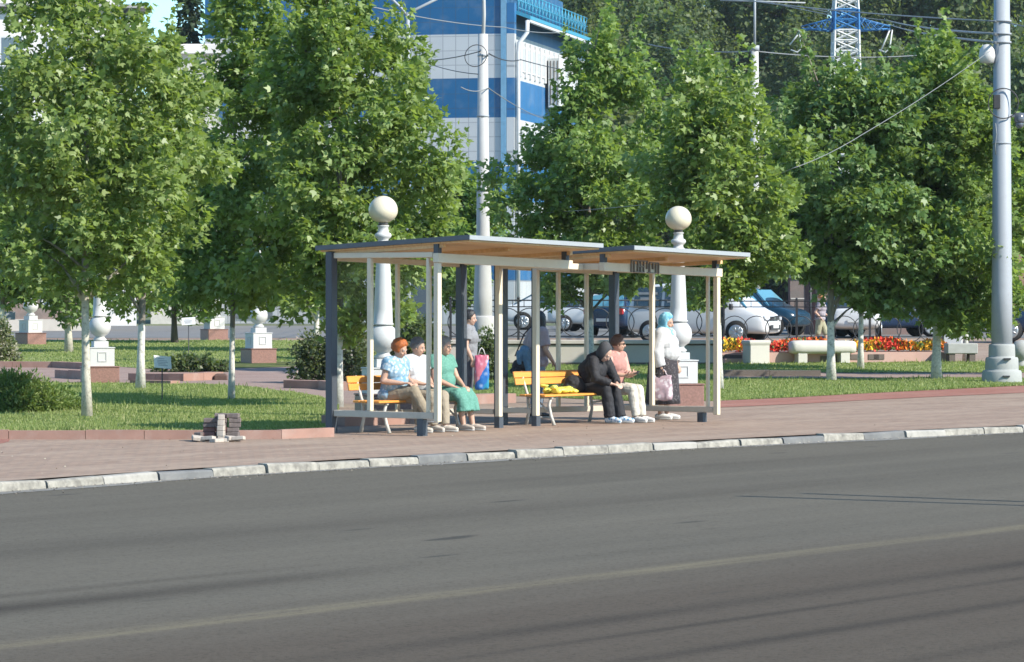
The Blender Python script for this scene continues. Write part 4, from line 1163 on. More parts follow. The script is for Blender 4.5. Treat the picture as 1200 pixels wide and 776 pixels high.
# utility cabinet
p = gp(1114, 408)
root = thing('utility_cabinet', 'white utility cabinet with a small dark window behind the right maples', 'cabinet', p, R(-10))
m_cab = M('cabinet_white', (.62, .62, .60), .5, .05)
b = MB(); b.bx(-.36, .36, -.25, .25, -.05, 1.02); b.build('box', m_cab, root, bevel=.01)
b = MB(); b.loft([[Vector((x * k, y * k, z)) for x, y in ((-.42, -.3), (.42, -.3), (.42, .3), (-.42, .3))] for z, k in ((1.022, 1), (1.06, 1), (1.22, .35))], smooth=False); b.build('roof', m_cab, root)
b = MB(); b.bx(.08, .28, -.262, -.251, .42, .66); b.build('window', m_dark, root)

# ================================================================== SIGNS AND SMALL THINGS
def plate_sign(label, u, v, w, h, vtop, colr, tilt, lean=0.0, yaw=0.0, group='name plates of the planted trees'):
    p = gp(u, v); s = F / p.y; root = thing('plant_sign', label, 'sign', p, yaw, group)
    zt_ = (v - vtop) / s
    b = MB(); b.tube([(lean * .2, 0, -.05), (0, 0, .1), (0, .0, zt_ - h / s)], .011, 6); b.build('stake', m_iron, root)
    b = MB(); mt = Matrix.Rotation(R(tilt), 3, 'Y') @ Matrix.Rotation(R(-18), 3, 'X')
    b.box((0, -.02, zt_ - h / s / 2), (w / s, .014, h / s), mat=mt); b.build('plate', M(colr[0], colr[1], .4, .06), root)
    b = MB()
    for k, (x0, x1, zz1) in enumerate(((-.55, .2, .55), (-.65, .5, .22), (-.65, .6, -.05), (-.55, .3, -.30), (-.55, .55, -.55))):
        cx_, hw = (x0 + x1) / 2 * w / s / 2, (x1 - x0) / 2 * w / s
        q = mt @ Vector((cx_, -.010, zz1 * h / s / 2)); b.box(q + Vector((0, -.02, zt_ - h / s / 2)), (hw, .004, .012), mat=mt)
    b.build('text_lines', M('faded_print', (.42, .42, .44), .7), root)
    return root
plate_sign('white name plate on a thin bent stake on the lawn before the leaning trunk', 190, 472, 22, 15, 417, ('sign_white', (.78, .78, .74)), 5, yaw=R(32))
plate_sign('grey name plate facing front, leftmost at the back of the lawn', 9, 410, 18, 10, 365, ('sign_grey', (.34, .38, .40)), 0)
plate_sign('grey green name plate seen at a slant by the dark shaded maple', 83, 412, 20, 8, 368, ('sign_green_grey', (.30, .36, .34)), -14)
plate_sign('pale name plate under the leaves left of the corner lamp', 221, 432, 16, 9, 372, ('sign_white', (.78, .78, .74)), -4, lean=.5)
# pile of pavers
p0 = gp(260, 517.5)
m_b1 = M('dark_paver', (.15, .12, .11), .9, .3, 20, .2); m_b2 = M('red_paver', (.20, .10, .085), .9, .3, 20, .2); m_b3 = M('pale_paver', (.46, .40, .34), .9, .2, 15, .2)
r = random.Random(9)
def brick(label, x, y, z, d, mat, rz, tilt=0.0, grp='pavers piled at the edge of the lawn'):
    b = MB(); b.box((0, 0, d[2] / 2), d); o = b.build('paver', mat, None, bevel=.006, loc=p0 + Vector((x * .80, y, z)))
    o.rotation_euler = (tilt, tilt * .6, rz); setp(o, label, 'paver', grp)
LD, LR, LP = 'dark stacked paver in the pile at the lawn edge', 'dull red stacked paver in the pile at the lawn edge', 'pale broken slab strewn at the front of the paver pile'
for lvl in range(6):
    z = lvl * .062
    for k, x in enumerate((-.22, -.02, .19)):
        if lvl == 5 and k == 0: continue
        red = (k == 0 and lvl in (1, 2)) or (k == 1 and lvl == 2)
        brick(LR if red else LD, x + r.uniform(-.02, .02), .12 + r.uniform(-.02, .02), z, (.16, .15, .060), m_b2 if red else m_b1, r.uniform(-.12, .12))
brick(LD, -.37, .06, .0, (.2, .1, .06), m_b1, .7); brick(LD, -.36, .07, .062, (.2, .1, .06), m_b1, 1.2)
for lvl in range(5): brick('pale paver standing in a column in the middle of the pile', -.01, -.02, lvl * .072, (.09, .12, .07), m_b3, r.uniform(-.15, .15))
for x, y, rz, t in ((-.38, -.13, .3, .25), (-.20, -.17, -.4, -.12), (.02, -.16, .2, .0), (.17, -.12, .7, .15), (.29, -.16, -.2, -.1), (-.06, -.26, .9, .0)):
    brick(LP, x, y, .025 if t else .0, (.17, .11, .05), m_b3, rz, t)
p = gp(259, 445.5); b = MB(); b.loft([[Vector((x * k, y * k, z)) for x, y in ((-.16, -.1), (.16, -.12), (.15, .1), (-.15, .12))] for z, k in ((-.01, 1), (.10, .95), (.15, .7))], smooth=False)
o = b.build('stone', M('brown_stone', (.12, .07, .055), .9, .2, 8, .2), None, bevel=.02, loc=p); setp(o, 'single dark brown stone block lying on the plaza path', 'stone')
# heap of red blocks behind the bench
# ================================================================== BUILDINGS
def panel_mat(name, bands_, joint_u, joint_v, axis='X'):
    """wall cladding: colour bands by height, panel joints, slight panel-to-panel variation"""
    m, nt, b = new_mat(name)
    tc = nt.nodes.new('ShaderNodeTexCoord'); sep = nt.nodes.new('ShaderNodeSeparateXYZ'); nt.links.new(tc.outputs['Object'], sep.inputs[0])
    H_ = 20.0
    f = math_(nt, 'DIVIDE', sep.outputs['Z'], H_)
    col = ramp(nt, [(max(0, z) / H_, c) for z, c in bands_], f, 'CONSTANT').outputs[0]
    fx = math_(nt, 'DIVIDE', sep.outputs[axis], joint_u); fz = math_(nt, 'DIVIDE', sep.outputs['Z'], joint_v)
    jx = math_(nt, 'LESS_THAN', math_(nt, 'FRACT', fx), .06); jz = math_(nt, 'LESS_THAN', math_(nt, 'FRACT', fz), .05)
    j = math_(nt, 'MAXIMUM', jx, jz)
    cb = nt.nodes.new('ShaderNodeCombineXYZ'); nt.links.new(math_(nt, 'FLOOR', fx), cb.inputs[0]); nt.links.new(math_(nt, 'FLOOR', fz), cb.inputs[1])
    wn = nt.nodes.new('ShaderNodeTexWhiteNoise'); nt.links.new(cb.outputs[0], wn.inputs['Vector'])
    k = math_(nt, 'MULTIPLY_ADD', wn.outputs['Value'], .10, .95)
    col = mixc(nt, 1.0, col, ramp(nt, [(0, (.93, .93, .93)), (1, (1, 1, 1))], wn.outputs['Value']).outputs[0], 'MULTIPLY')
    col = mixc(nt, math_(nt, 'MULTIPLY', j, .45), col, (.05, .06, .08))
    n = noise_(nt, tc.outputs['Object'], .7, 5, .65)
    col = mixc(nt, ramp(nt, [(.5, (0, 0, 0)), (.8, (.25, .25, .25))], n).outputs[0], col, (.30, .31, .32))
    nt.links.new(col, b.inputs['Base Color']); b.inputs['Roughness'].default_value = .45
    return m
YBD = 175.0
ub = lambda v: Z_at(v, YBD) - .4
BLU, WHT = (.004, .085, .21), (.44, .45, .46)
bnds = [(0, WHT), (ub(330), BLU), (ub(288), WHT), (ub(235), BLU), (ub(190), WHT), (ub(139), BLU), (ub(92), WHT), (ub(41), BLU)]
bnds = [(max(0, z), c) for z, c in bnds]; bnds[0] = (0.0, WHT)
m_clad = panel_mat('striped_cladding', bnds, .68, .74)
m_clads = panel_mat('striped_side_cladding', [(z, (.02, .12, .28) if c == BLU else (.47, .475, .48)) for z, c in bnds], 1.0, 2.2, 'Y')
bl = thing('office_building', 'large office block clad in alternate blue and white bands behind the maples', 'building', (X_at(594, YBD), YBD, .4), R(-12.7))
W, Dp, Hl, Hr = 16.2, 19.6, ub(-24), ub(16)
b = MB(); b.bx(-W, 0, 0, 14, -.5, Hl); b.build('front_wall', m_clad, bl)
b = MB(); b.bx(-W + .2, -.003, 14.003, Dp, -.5, Hr); b.bx(-.003, .12, .42, Dp, -.5, Hr - .35); b.build('side_wall', m_clads, bl)
m_cyan = M('cyan_metal', (.05, .29, .43), .4, .06)
b = MB(); b.bx(-.30, -.02, -.10, -.003, -.4, Hl); b.build('corner_trim', M('pale_blue_trim', (.16, .33, .48), .5), bl)
b = MB(); b.bx(.001, .40, -.05, .415, -.4, Hl - 1.2); b.build('corner_pilaster', m_clads, bl)
b = MB()
vs = [Vector(q) for q in ((-.3, .42, Hr + .45), (1.15, .42, Hr - .1), (1.15, Dp, Hr - .1), (-.3, Dp, Hr + .45), (-.3, .42, Hr + .25), (1.15, .42, Hr - .28), (1.15, Dp, Hr - .28), (-.3, Dp, Hr + .25))]
b._add(vs, [(0, 1, 2, 3), (7, 6, 5, 4), (0, 4, 5, 1), (1, 5, 6, 2), (2, 6, 7, 3), (3, 7, 4, 0)]); b.build('eaves', m_cyan, bl)
b = MB(); b.bx(.95, 1.13, .45, Dp, Hr - .42, Hr - .285); b.build('gutter', M('gutter_white', (.55, .58, .6), .5), bl)
b = MB()
for i in range(21):
    y = .6 + i * .85; b.tube([(.45, y, Hr + .1), (.45, y, Hr + 1.25)], .03, 4)
    b.tube([(.45, y, Hr + .35), (.45, y + .85, Hr + 1.15)], .018, 4); b.tube([(.45, y + .85, Hr + .35), (.45, y, Hr + 1.15)], .018, 4)
for z in (.35, .75, 1.2): b.tube([(.45, .6, Hr + z), (.45, 18.6, Hr + z)], .028, 4)
b.build('roof_railing', m_cyan, bl)
b = MB(); b.tube([(1.0, .35, Hr - .35), (1.0, .3, Hr - .95), (.85, .2, Hr - 1.2), (.60, .15, Hr - 1.5), (.56, .15, Hr - 2.0), (.56, .15, .2)], .11, 10); b.build('downpipe', M('pipe_white', (.62, .62, .62), .5, .08), bl)
m_blind = M('pale_blinds', (.46, .48, .49), .5)
m_win = M('dark_window_glass', (.10, .13, .16), .12, .1, 1, 0, spec=.8); m_frame = M('window_frame_white', (.62, .62, .62), .5)
def winrow(x, ys, z0, z1, w, name='window', pm=None):
    for y in ys:
        b = MB(); b.bx(x, x + .05, y - w / 2 - .10, y + w / 2 + .10, z0 - .1, z1 + .1); f = b.build(name, m_frame, bl)
        b = MB(); b.bx(x + .052, x + .06, y - w / 2, y + w / 2, z0, z1); b.build('pane', pm or m_win, f)
    
# ribs and sunk windows of the right hand face
b = MB()
for i in range(15): b.bx(.121, .22, 1.2 + i * 1.2, 1.5 + i * 1.2, ub(92) + .25, ub(45))
b.build('rib', m_frame, bl)
winrow(.121, [2.1 + 1.2 * i for i in range(14)], ub(78), ub(52), .55, pm=m_blind)
winrow(.121, [2.2 + 2.4 * i for i in range(7)], ub(176), ub(150), 1.0)
winrow(.121, [2.2 + 2.4 * i for i in range(7)], ub(268), ub(245), 1.0)
m_ac = M('air_conditioner_white', (.60, .60, .58), .5)
for y, v in ((9.2, 72), (9.2, 102)):
    b = MB(); b.bx(.31, .95, y - .55, y + .9, ub(v) - .6, ub(v) + .75); f = b.build('air_conditioner', m_ac, bl, bevel=.02)
    b = MB()
    for k in range(3): b.bx(.42 + k * .19, .47 + k * .19, y - .57, y - .551, ub(v) - .45, ub(v) + .6)
    b.build('grille', m_dark, f)
winx = [-14.5 + 2.9 * i for i in range(5)]
for x in winx:
    for v0, v1 in ((285, 245),):
        b = MB(); b.bx(x - .8, x + .8, -.05, -.003, ub(v0), ub(v1)); f = b.build('window', m_frame, bl)
        b = MB(); b.bx(x - .68, x + .68, -.06, -.052, ub(v0) + .12, ub(v1) - .12); b.build('pane', m_win, f)
b = MB()
for x in (-13.5, -9.0, -4.5): b.bx(x - 1.0, x + 1.0, -.06, -.003, .3, 2.8)
b.build('entrance', m_win, bl)
# white house far left
YH = 165.0; uh = lambda v: Z_at(v, YH) - .4
hs = thing('apartment_house', 'tall white house with a stepped cornice behind the big pale maple at left', 'building', (X_at(60, YH), YH, .4), R(8))
m_wh = M('white_stucco', (.72, .70, .67), .8, .06, .5, dirt=(.5, .47, .44), dscale=.6)
b = MB(); b.bx(-9, 4.1, 0, 12, -.5, uh(18)); b.bx(-9, 3.3, .5, 11, uh(18) + .002, uh(-30)); b.build('wall', m_wh, hs)
b = MB(); b.bx(-9.2, 4.6, -.5, 12.2, uh(9), uh(5)); b.build('cornice', M('grey_cornice', (.36, .34, .33), .7), hs)
for x in (-6.5, -4.2, -1.9, .4, 2.6):
    for z in (2.2, 5.2, 8.2, 11.2, 13.3):
        if z > uh(22) - .6: continue
        b = MB(); b.bx(x - .6, x + .6, -.05, -.003, z - .75, z + .75); f = b.build('window', m_frame, hs)
        b = MB(); b.bx(x - .48, x + .48, -.06, -.052, z - .63, z + .63); b.build('pane', m_win, f)
b = MB(); b.bx(-8, -3, 1, 4, uh(-30) + .002, uh(-30) + .5); b.build('roof', M('red_roof', (.35, .12, .08), .8), hs)
# pale low block in the gap left of the building
hs = thing('low_building', 'low pale flat-roofed block in the gap left of the blue building', 'building', (X_at(235, 178), 178, .4), 0)
uh2 = lambda v: Z_at(v, 178) - .4
b = MB(); b.bx(-2.6, .9, 0, 6, -.5, uh2(64)); b.build('wall', M('pale_stucco', (.50, .49, .46), .8), hs)
b = MB(); b.bx(-2.8, 1.1, -.3, 6.2, uh2(64) + .003, uh2(52)); b.build('parapet', m_wh, hs, bevel=.05)
# pink brick house at far left, low
m_pk = paver_mat('pink_brick', (.48, .27, .22), (.42, .23, .19), 0, .5, .15, patch=(.5, .33, .28))
hs = thing('brick_house', 'low pink brick house with a pale base at the left edge beyond the car park', 'building', (X_at(40, 142), 142, .42), R(10))
b = MB(); b.bx(-6, 3.0, 0, 5, .5, 2.7); b.build('wall', m_pk, hs)
b = MB(); b.bx(-6.05, 3.05, -.05, 5.05, -.3, .497); b.build('plinth', m_para, hs)
b = MB(); vs = [Vector(q) for q in ((-6.4, -.5, 2.70), (3.4, -.5, 2.70), (3.4, 5.5, 2.70), (-6.4, 5.5, 2.70), (-6.4, 2.5, 4.3), (3.4, 2.5, 4.3))]
b._add(vs, [(0, 1, 5, 4), (2, 3, 4, 5), (0, 4, 3), (1, 2, 5), (3, 2, 1, 0)]); b.build('roof', M('brown_roof', (.22, .13, .10), .8), hs)
for x in (-4.2, -1.8, .8): 
    b = MB(); b.bx(x - .5, x + .5, -.05, -.003, 1.0, 2.2); f = b.build('window', m_frame, hs); b = MB(); b.bx(x - .4, x + .4, -.06, -.052, 1.1, 2.1); b.build('pane', m_win, f)
# brick kiosk at right, brown roofed house at right edge
YK = 128.0; uk = lambda v: Z_at(v, YK) - .42
hs = thing('brick_kiosk', 'dark red brick pavilion with black iron posts behind the walking man', 'building', (X_at(926, YK), YK, .42), R(4))
m_kb = paver_mat('dark_red_brick', (.30, .13, .115), (.25, .11, .10), 0, .5, .15, patch=(.33, .18, .16))
b = MB(); b.bx(0, .55, 0, .55, -.3, uk(326)); b.bx(1.0, 6.2, .3, 5, -.3, uk(322)); b.build('wall', m_kb, hs)
b = MB(); b.bx(-.06, .61, -.06, .61, uk(326) + .002, uk(322)); b.build('pillar_cap', m_para, hs)
b = MB(); b.bx(-.3, 6.6, -.2, 5.4, uk(321), uk(316)); b.build('roof', M('kiosk_roof', (.10, .07, .06), .7), hs)
b = MB()
for x in (.75, 1.6): b.tube([(x, -.1, -.2), (x, -.1, uk(322))], .05, 6)
b.build('iron_post', m_iron, hs)
for x in (2.2, 3.5, 4.8):
    b = MB(); b.bx(x - .45, x + .45, .24, .297, .9, 2.2); f = b.build('window', m_frame, hs); b = MB(); b.bx(x - .36, x + .36, .23, .238, 1.0, 2.1); b.build('pane', m_win, f)
b = MB()
for z in (.45, .9, 1.35): b.bx(.02, .53, -.02, -.001, z, z + .04)
b.build('stone_course', m_para, hs)
YR2 = 135.0; ur = lambda v: Z_at(v, YR2) - .42
hs = thing('wooden_house', 'brown boarded house with a pitched roof cut by the right edge of the photo', 'building', (X_at(1186, YR2), YR2, .42), R(0))
m_board = wood_mat('brown_boards', (.20, .12, .075), (.29, .18, .12), .8, (1, 1, 8))
b = MB(); b.bx(0, 7, 0, 6, -.3, ur(190)); b.build('wall', m_board, hs)
b = MB(); vs = [Vector(q) for q in ((-.4, -.5, ur(172)), (3.4, -.5, ur(110)), (7.4, -.5, ur(172)), (-.4, 6.5, ur(172)), (3.4, 6.5, ur(110)), (7.4, 6.5, ur(172)), (-.4, -.5, ur(190)), (7.4, -.5, ur(190)), (-.4, 6.5, ur(190)), (7.4, 6.5, ur(190)))]
b._add(vs, [(0, 1, 4, 3), (1, 2, 5, 4), (0, 6, 7, 2, 1), (3, 4, 5, 9, 8), (0, 3, 8, 6), (2, 7, 9, 5), (6, 8, 9, 7)]); b.build('roof', m_board, hs)
b = MB(); b.bx(.8, 1.8, -.05, -.003, 1.2, 2.6); b.build('window', m_frame, hs)

# ================================================================== VEHICLES
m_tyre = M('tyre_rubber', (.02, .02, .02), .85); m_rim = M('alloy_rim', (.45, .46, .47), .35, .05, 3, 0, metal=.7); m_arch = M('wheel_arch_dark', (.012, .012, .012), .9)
m_glassd = M('car_glass', (.03, .05, .06), .05, .1, 1, 0, spec=1.0); m_glassb = M('car_windscreen', (.10, .27, .34), .06, .1, 1, 0, spec=1.0)
m_lamp = M('headlight_glass', (.55, .57, .6), .1, .05, 1, 0, spec=1.0); m_tail = M('tail_light_red', (.45, .02, .02), .2)
m_chrome = M('chrome', (.5, .5, .5), .2, .02, 1, 0, metal=1.0); m_blackp = M('black_plastic', (.03, .03, .032), .5)
def car(name, label, loc, rotz, paint, st, wheels, wr=.33, glass=m_glassd, screen=None, group=None, cat='car', front=True):
    """st: stations (x, half width, z bottom, z shoulder, z top, roof half width, kind) from rear to front; kind of the span to the next: 0 solid, 1 side windows, 2 end glass"""
    root = thing(name, label, cat, loc, rotz, group)
    b = MB(); rings_ = []
    for x, hw, zb, zs, zt_, rw, kd in st:
        half = [(hw * .80, zb), (hw * .96, zb + .06), (hw, zb + .22), (hw * 1.0, zb + (zs - zb) * .62), (hw * .975, zs), (max(rw, .05) + (hw * .95 - rw) * .10, zt_ - min(.08, (zt_ - zs) * .35)), (rw * .88, zt_ - .015 if zt_ > zs + .05 else zt_), (rw * .45, zt_)]
        rings_.append([Vector((x, -y, z)) for y, z in half] + [Vector((x, y, z)) for y, z in reversed(half)])
    b.loft(rings_); o = b.build('body', paint, root, bevel=0)
    md = o.modifiers.new('b', 'SUBSURF'); md.levels = 1; md.render_levels = 1
    n = 8
    for i in range(len(st) - 1):
        kd = st[i][6]; A, B = rings_[i], rings_[i + 1]
        if kd in (1, 3):
            for sgn in (0, 1):
                k0, k1 = (4, 5) if sgn == 0 else (2 * n - 5, 2 * n - 6)
                q = [A[k0], B[k0], B[k1], A[k1]]
                c = sum(q, Vector()) / 4; nrm_ = (q[1] - q[0]).cross(q[3] - q[0]).normalized(); nrm_ *= 1 if (nrm_.y < 0) == (sgn == 0) else -1
                q = [c + (p - c) * .90 for p in q]
                g = MB(); g.loft([[p + nrm_ * -.01 for p in q], [p + nrm_ * .022 for p in q]], smooth=False); g.build('side_window', glass, root)
        if kd in (2, 3):
            if kd == 3: continue
            L_ = A if A[7].z > B[7].z else B
            q = [A[5], B[4] if B[7].z < A[7].z else B[5], B[2 * n - 5] if B[7].z < A[7].z else B[2 * n - 6], A[2 * n - 6] if B[7].z < A[7].z else A[2 * n - 5]]
            if B[7].z >= A[7].z: q[0] = A[4]
            c = sum(q, Vector()) / 4; q = [c + (p - c) * .9 for p in q]
            nrm_ = (q[1] - q[0]).cross(q[2] - q[0]).normalized(); nrm_ *= 1 if nrm_.z > 0 else -1
            g = MB(); g.loft([[p - nrm_ * .01 for p in q], [p + nrm_ * .055 for p in q]], smooth=False); g.build('windscreen' if B[7].z < A[7].z else 'rear_window', screen or glass, root)
    hw = max(s[1] for s in st)
    for x in wheels:
        for sy in (-1, 1):
            w = MB(); w.lathe([(wr * .55, -.10), (wr * .94, -.10), (wr, -.06), (wr, .06), (wr * .94, .10), (wr * .55, .10)], c=(x, sy * (hw - .085), wr), n=24, axis='Y'); w_ = w.build('wheel', m_tyre, root)
            w = MB()
            for k in range(7):
                t = 2 * math.pi * k / 7; w.tube([(x, sy * (hw + .012), wr), (x + math.cos(t) * wr * .64, sy * (hw + .008), wr + math.sin(t) * wr * .64)], wr * .10, 6)
            w.lathe([(wr * .60, -.02), (wr * .74, -.02), (wr * .74, .02), (wr * .60, .02)], c=(x, sy * (hw + .01), wr), n=24, axis='Y'); w.build('rim', m_rim, w_)
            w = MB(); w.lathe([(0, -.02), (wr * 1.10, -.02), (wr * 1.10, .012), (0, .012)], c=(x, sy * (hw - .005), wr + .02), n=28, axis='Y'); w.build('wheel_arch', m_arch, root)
    return root
def paint(name, c): return M(name, c, .25, .03, 1, 0, spec=.6)
pw, pb = paint('white_car_paint', (.62, .62, .61)), paint('dark_blue_car_paint', (.012, .03, .07))
pt = paint('teal_blue_car_paint', (.008, .035, .06))
# white minivan, nose to the right
Yv = 113.0
van = car('minivan', 'white minivan with its nose to the right behind the iron fence', (X_at(826, Yv), Yv + .6, G(Yv)), R(-24), pw,
    [(-2.42, .80, .42, .95, 1.0, .70, 0), (-2.38, .92, .34, 1.08, 1.20, .78, 2), (-2.20, .96, .30, 1.12, 1.90, .74, 1), (-1.10, .97, .28, 1.12, 1.97, .76, 1), (-.05, .97, .28, 1.12, 1.97, .76, 1), (.95, .97, .28, 1.10, 1.92, .74, 3), (1.15, .97, .28, 1.10, 1.86, .73, 2), (1.82, .96, .28, 1.08, 1.16, .74, 0), (2.25, .92, .28, .98, 1.02, .66, 0), (2.42, .84, .30, .85, .86, .55, 0), (2.47, .72, .36, .66, .68, .45, 0)],
    (-1.55, 1.50), .34, screen=m_glassb, cat='van')
b = MB(); b.box((2.44, -.66, .80), (.12, .30, .16), rz=R(-20)); b.build('headlight', m_lamp, van, bevel=.03)
b = MB(); b.box((2.44, .66, .80), (.12, .30, .16), rz=R(20)); b.build('headlight', m_lamp, van, bevel=.03)
b = MB(); b.box((2.47, 0, .80), (.08, .85, .12)); b.build('grille', m_blackp, van)
b = MB(); b.box((2.515, 0, .80), (.02, .12, .11)); b.build('emblem', m_chrome, van, bevel=.01)
b = MB(); b.box((2.52, 0, .50), (.03, .9, .16)); b.build('lower_grille', m_blackp, van)
b = MB(); b.box((2.54, 0, .53), (.02, .52, .11)); b.build('number_plate', m_lampw, van)
for sy in (-1, 1):
    b = MB(); b.box((1.35, sy * 1.06, 1.18), (.12, .16, .2)); b.build('mirror', m_blackp, van, bevel=.03)
b = MB()
for k, (x0, x1, z) in enumerate(((-2.0, -1.3, 1.62), (-1.9, -1.35, 1.45), (-.9, -.25, 1.55), (-.95, -.2, 1.36))): b.bx(x0, x1, -.93, -.915, z - .04, z + .04)
b.build('window_sticker', M('grey_sticker', (.32, .33, .33), .6), van)
# white coupe-roofed car on the left
Yw = 146.0
sed = car('sedan', 'white car with a sloping roof seen side-on through the middle of the shelter', (X_at(652, Yw), Yw, .43), R(-6), pw,
    [(-2.25, .74, .50, .85, .90, .60, 0), (-2.15, .86, .38, 1.00, 1.06, .70, 0), (-1.75, .90, .32, 1.05, 1.12, .66, 2), (-.95, .92, .28, 1.04, 1.58, .60, 1), (-.1, .92, .28, 1.02, 1.66, .62, 1), (.62, .92, .28, 1.00, 1.58, .60, 2), (1.40, .90, .28, .98, 1.05, .70, 0), (2.05, .84, .30, .86, .90, .60, 0), (2.28, .70, .36, .66, .70, .50, 0)],
    (-1.35, 1.38), .36)
# white hatchback next to it
Yw = 140.0
h2 = car('hatchback', 'white hatchback partly hidden by cream posts and leaves, right of the side-on white car', (X_at(700, Yw), Yw, .43), R(-14), pw,
    [(-1.95, .74, .48, .9, .95, .62, 0), (-1.90, .84, .36, 1.0, 1.08, .68, 2), (-1.45, .87, .30, 1.02, 1.52, .62, 1), (-.5, .88, .28, 1.0, 1.56, .62, 1), (.35, .88, .28, .98, 1.50, .60, 2), (1.05, .86, .28, .95, 1.02, .66, 0), (1.70, .80, .30, .84, .88, .55, 0), (1.92, .66, .36, .64, .68, .45, 0)], (-1.2, 1.2), .32)
# dark blue car seen from behind
Yd = 120.0
h3 = car('hatchback', 'dark blue car seen from behind with red tail lights, left of the minivan', (X_at(737, Yd), Yd + 1.2, .43), R(62), pb,
    [(-1.95, .74, .48, .9, .95, .62, 0), (-1.90, .84, .36, 1.0, 1.10, .68, 2), (-1.45, .87, .30, 1.02, 1.56, .62, 1), (-.5, .88, .28, 1.0, 1.60, .62, 1), (.35, .88, .28, .98, 1.52, .60, 2), (1.05, .86, .28, .95, 1.02, .66, 0), (1.70, .80, .30, .84, .88, .55, 0), (1.92, .66, .36, .64, .68, .45, 0)], (-1.2, 1.2), .32, screen=m_glassb)
for sy in (-1, 1):
    b = MB(); b.box((-1.93, sy * .66, .92), (.10, .22, .20)); b.build('tail_light', m_tail, h3, bevel=.02)
b = MB(); b.box((-1.98, 0, .62), (.02, .52, .11)); b.build('number_plate', m_lampw, h3)
# teal car behind the van's nose
Yd = 124.0
car('estate_car', 'dark teal car behind the nose of the white minivan', (X_at(884, Yd), Yd + 2, .43), R(-30), pt,
    [(-2.2, .80, .45, .95, 1.0, .66, 0), (-2.12, .92, .36, 1.06, 1.16, .76, 2), (-1.75, .94, .32, 1.1, 1.78, .70, 1), (-.5, .95, .30, 1.08, 1.84, .72, 1), (.45, .95, .30, 1.06, 1.76, .70, 2), (1.15, .94, .30, 1.04, 1.10, .74, 0), (1.95, .90, .32, .95, .98, .64, 0), (2.2, .78, .38, .72, .76, .5, 0)], (-1.4, 1.4), .36, screen=m_glassb)
# white car behind the trunk
Yd = 118.0
h5 = car('hatchback', 'white car seen from behind between the two trunks, beyond the flowers', (X_at(1008, Yd), Yd + 1.6, .42), R(84), pw,
    [(-1.95, .74, .48, .9, .95, .62, 0), (-1.90, .84, .36, 1.0, 1.10, .68, 2), (-1.45, .87, .30, 1.02, 1.56, .62, 1), (-.5, .88, .28, 1.0, 1.60, .62, 1), (.35, .88, .28, .98, 1.52, .60, 2), (1.05, .86, .28, .95, 1.02, .66, 0), (1.70, .80, .30, .84, .88, .55, 0), (1.92, .66, .36, .64, .68, .45, 0)], (-1.2, 1.2), .32)
b = MB(); b.box((-1.98, 0, .62), (.02, .52, .11)); b.build('number_plate', m_lampw, h5)
# dark cars at right
car('estate_car', 'dark blue car in the shade under the right maples, beyond the flowers', (X_at(1040, 122), 122.5, .43), R(10), pb,
    [(-2.2, .80, .45, .95, 1.0, .66, 0), (-2.12, .92, .36, 1.02, 1.10, .76, 2), (-1.75, .94, .32, 1.04, 1.55, .66, 1), (-.5, .95, .30, 1.02, 1.60, .66, 1), (.45, .95, .30, 1.0, 1.52, .64, 2), (1.15, .94, .30, .96, 1.02, .72, 0), (1.95, .90, .32, .88, .92, .62, 0), (2.2, .78, .38, .70, .74, .5, 0)], (-1.4, 1.4), .35)
car('estate_car', 'dark blue car cut by the right edge of the photo beside the thick grey pole', (X_at(1238, 112), 112.5, .40), R(170), pb,
    [(-2.2, .80, .45, .95, 1.0, .66, 0), (-2.12, .92, .36, 1.06, 1.16, .76, 2), (-1.75, .94, .32, 1.1, 1.74, .70, 1), (-.5, .95, .30, 1.08, 1.80, .72, 1), (.45, .95, .30, 1.06, 1.72, .70, 2), (1.15, .94, .30, 1.04, 1.10, .74, 0), (1.95, .90, .32, .95, .98, .64, 0), (2.2, .78, .38, .72, .76, .5, 0)], (-1.4, 1.4), .36)
# ================================================================== PEOPLE
m_skin = M('skin', (.52, .31, .22), .55, .06, 9); m_skin2 = M('pale_skin', (.58, .37, .28), .55, .06, 9)
m_eye = M('eye_dark', (.03, .02, .02), .2); m_lip = M('lips', (.36, .13, .11), .5); m_white = M('eye_white', (.7, .68, .65), .3)
V3 = Vector
def lerp(a, b, t): return V3(a).lerp(V3(b), t)
def hand(mb, wr, d, pal, curl=.5, side=1, sc=1.0):
    """hand from wrist along d, palm facing pal; side: direction of the thumb"""
    d = V3(d).normalized(); pal = V3(pal); pal = (pal - d * pal.dot(d)).normalized(); sd = d.cross(pal) * side
    wr = V3(wr)
    for k in (-1, -.33, .33, 1):
        mb.caps(wr + d * .015 * sc + sd * .012 * k, wr + d * .085 * sc + sd * .026 * k * sc, .014 * sc, .0125 * sc, 8)
    for k, L in zip((1, .35, -.3, -.95), (.070, .078, .073, .056)):
        p0 = wr + d * .088 * sc + sd * .027 * k * sc
        a1 = curl * .7; d1 = d * math.cos(a1) + pal * math.sin(a1); p1 = p0 + d1 * L * .5 * sc
        a2 = curl * 1.9; d2 = d * math.cos(a2) + pal * math.sin(a2); p2 = p1 + d2 * L * .5 * sc
        mb.chain([p0, p1, p2], [.0098 * sc, .009 * sc, .0075 * sc], 8)
    t0 = wr + d * .03 * sc + sd * .026 * sc; t1 = t0 + (d * .5 + sd * .7 + pal * .25).normalized() * .04 * sc; t2 = t1 + (d * .85 + sd * .15 + pal * .4).normalized() * .035 * sc
    mb.chain([t0, t1, t2], [.014 * sc, .0115 * sc, .0085 * sc], 8)
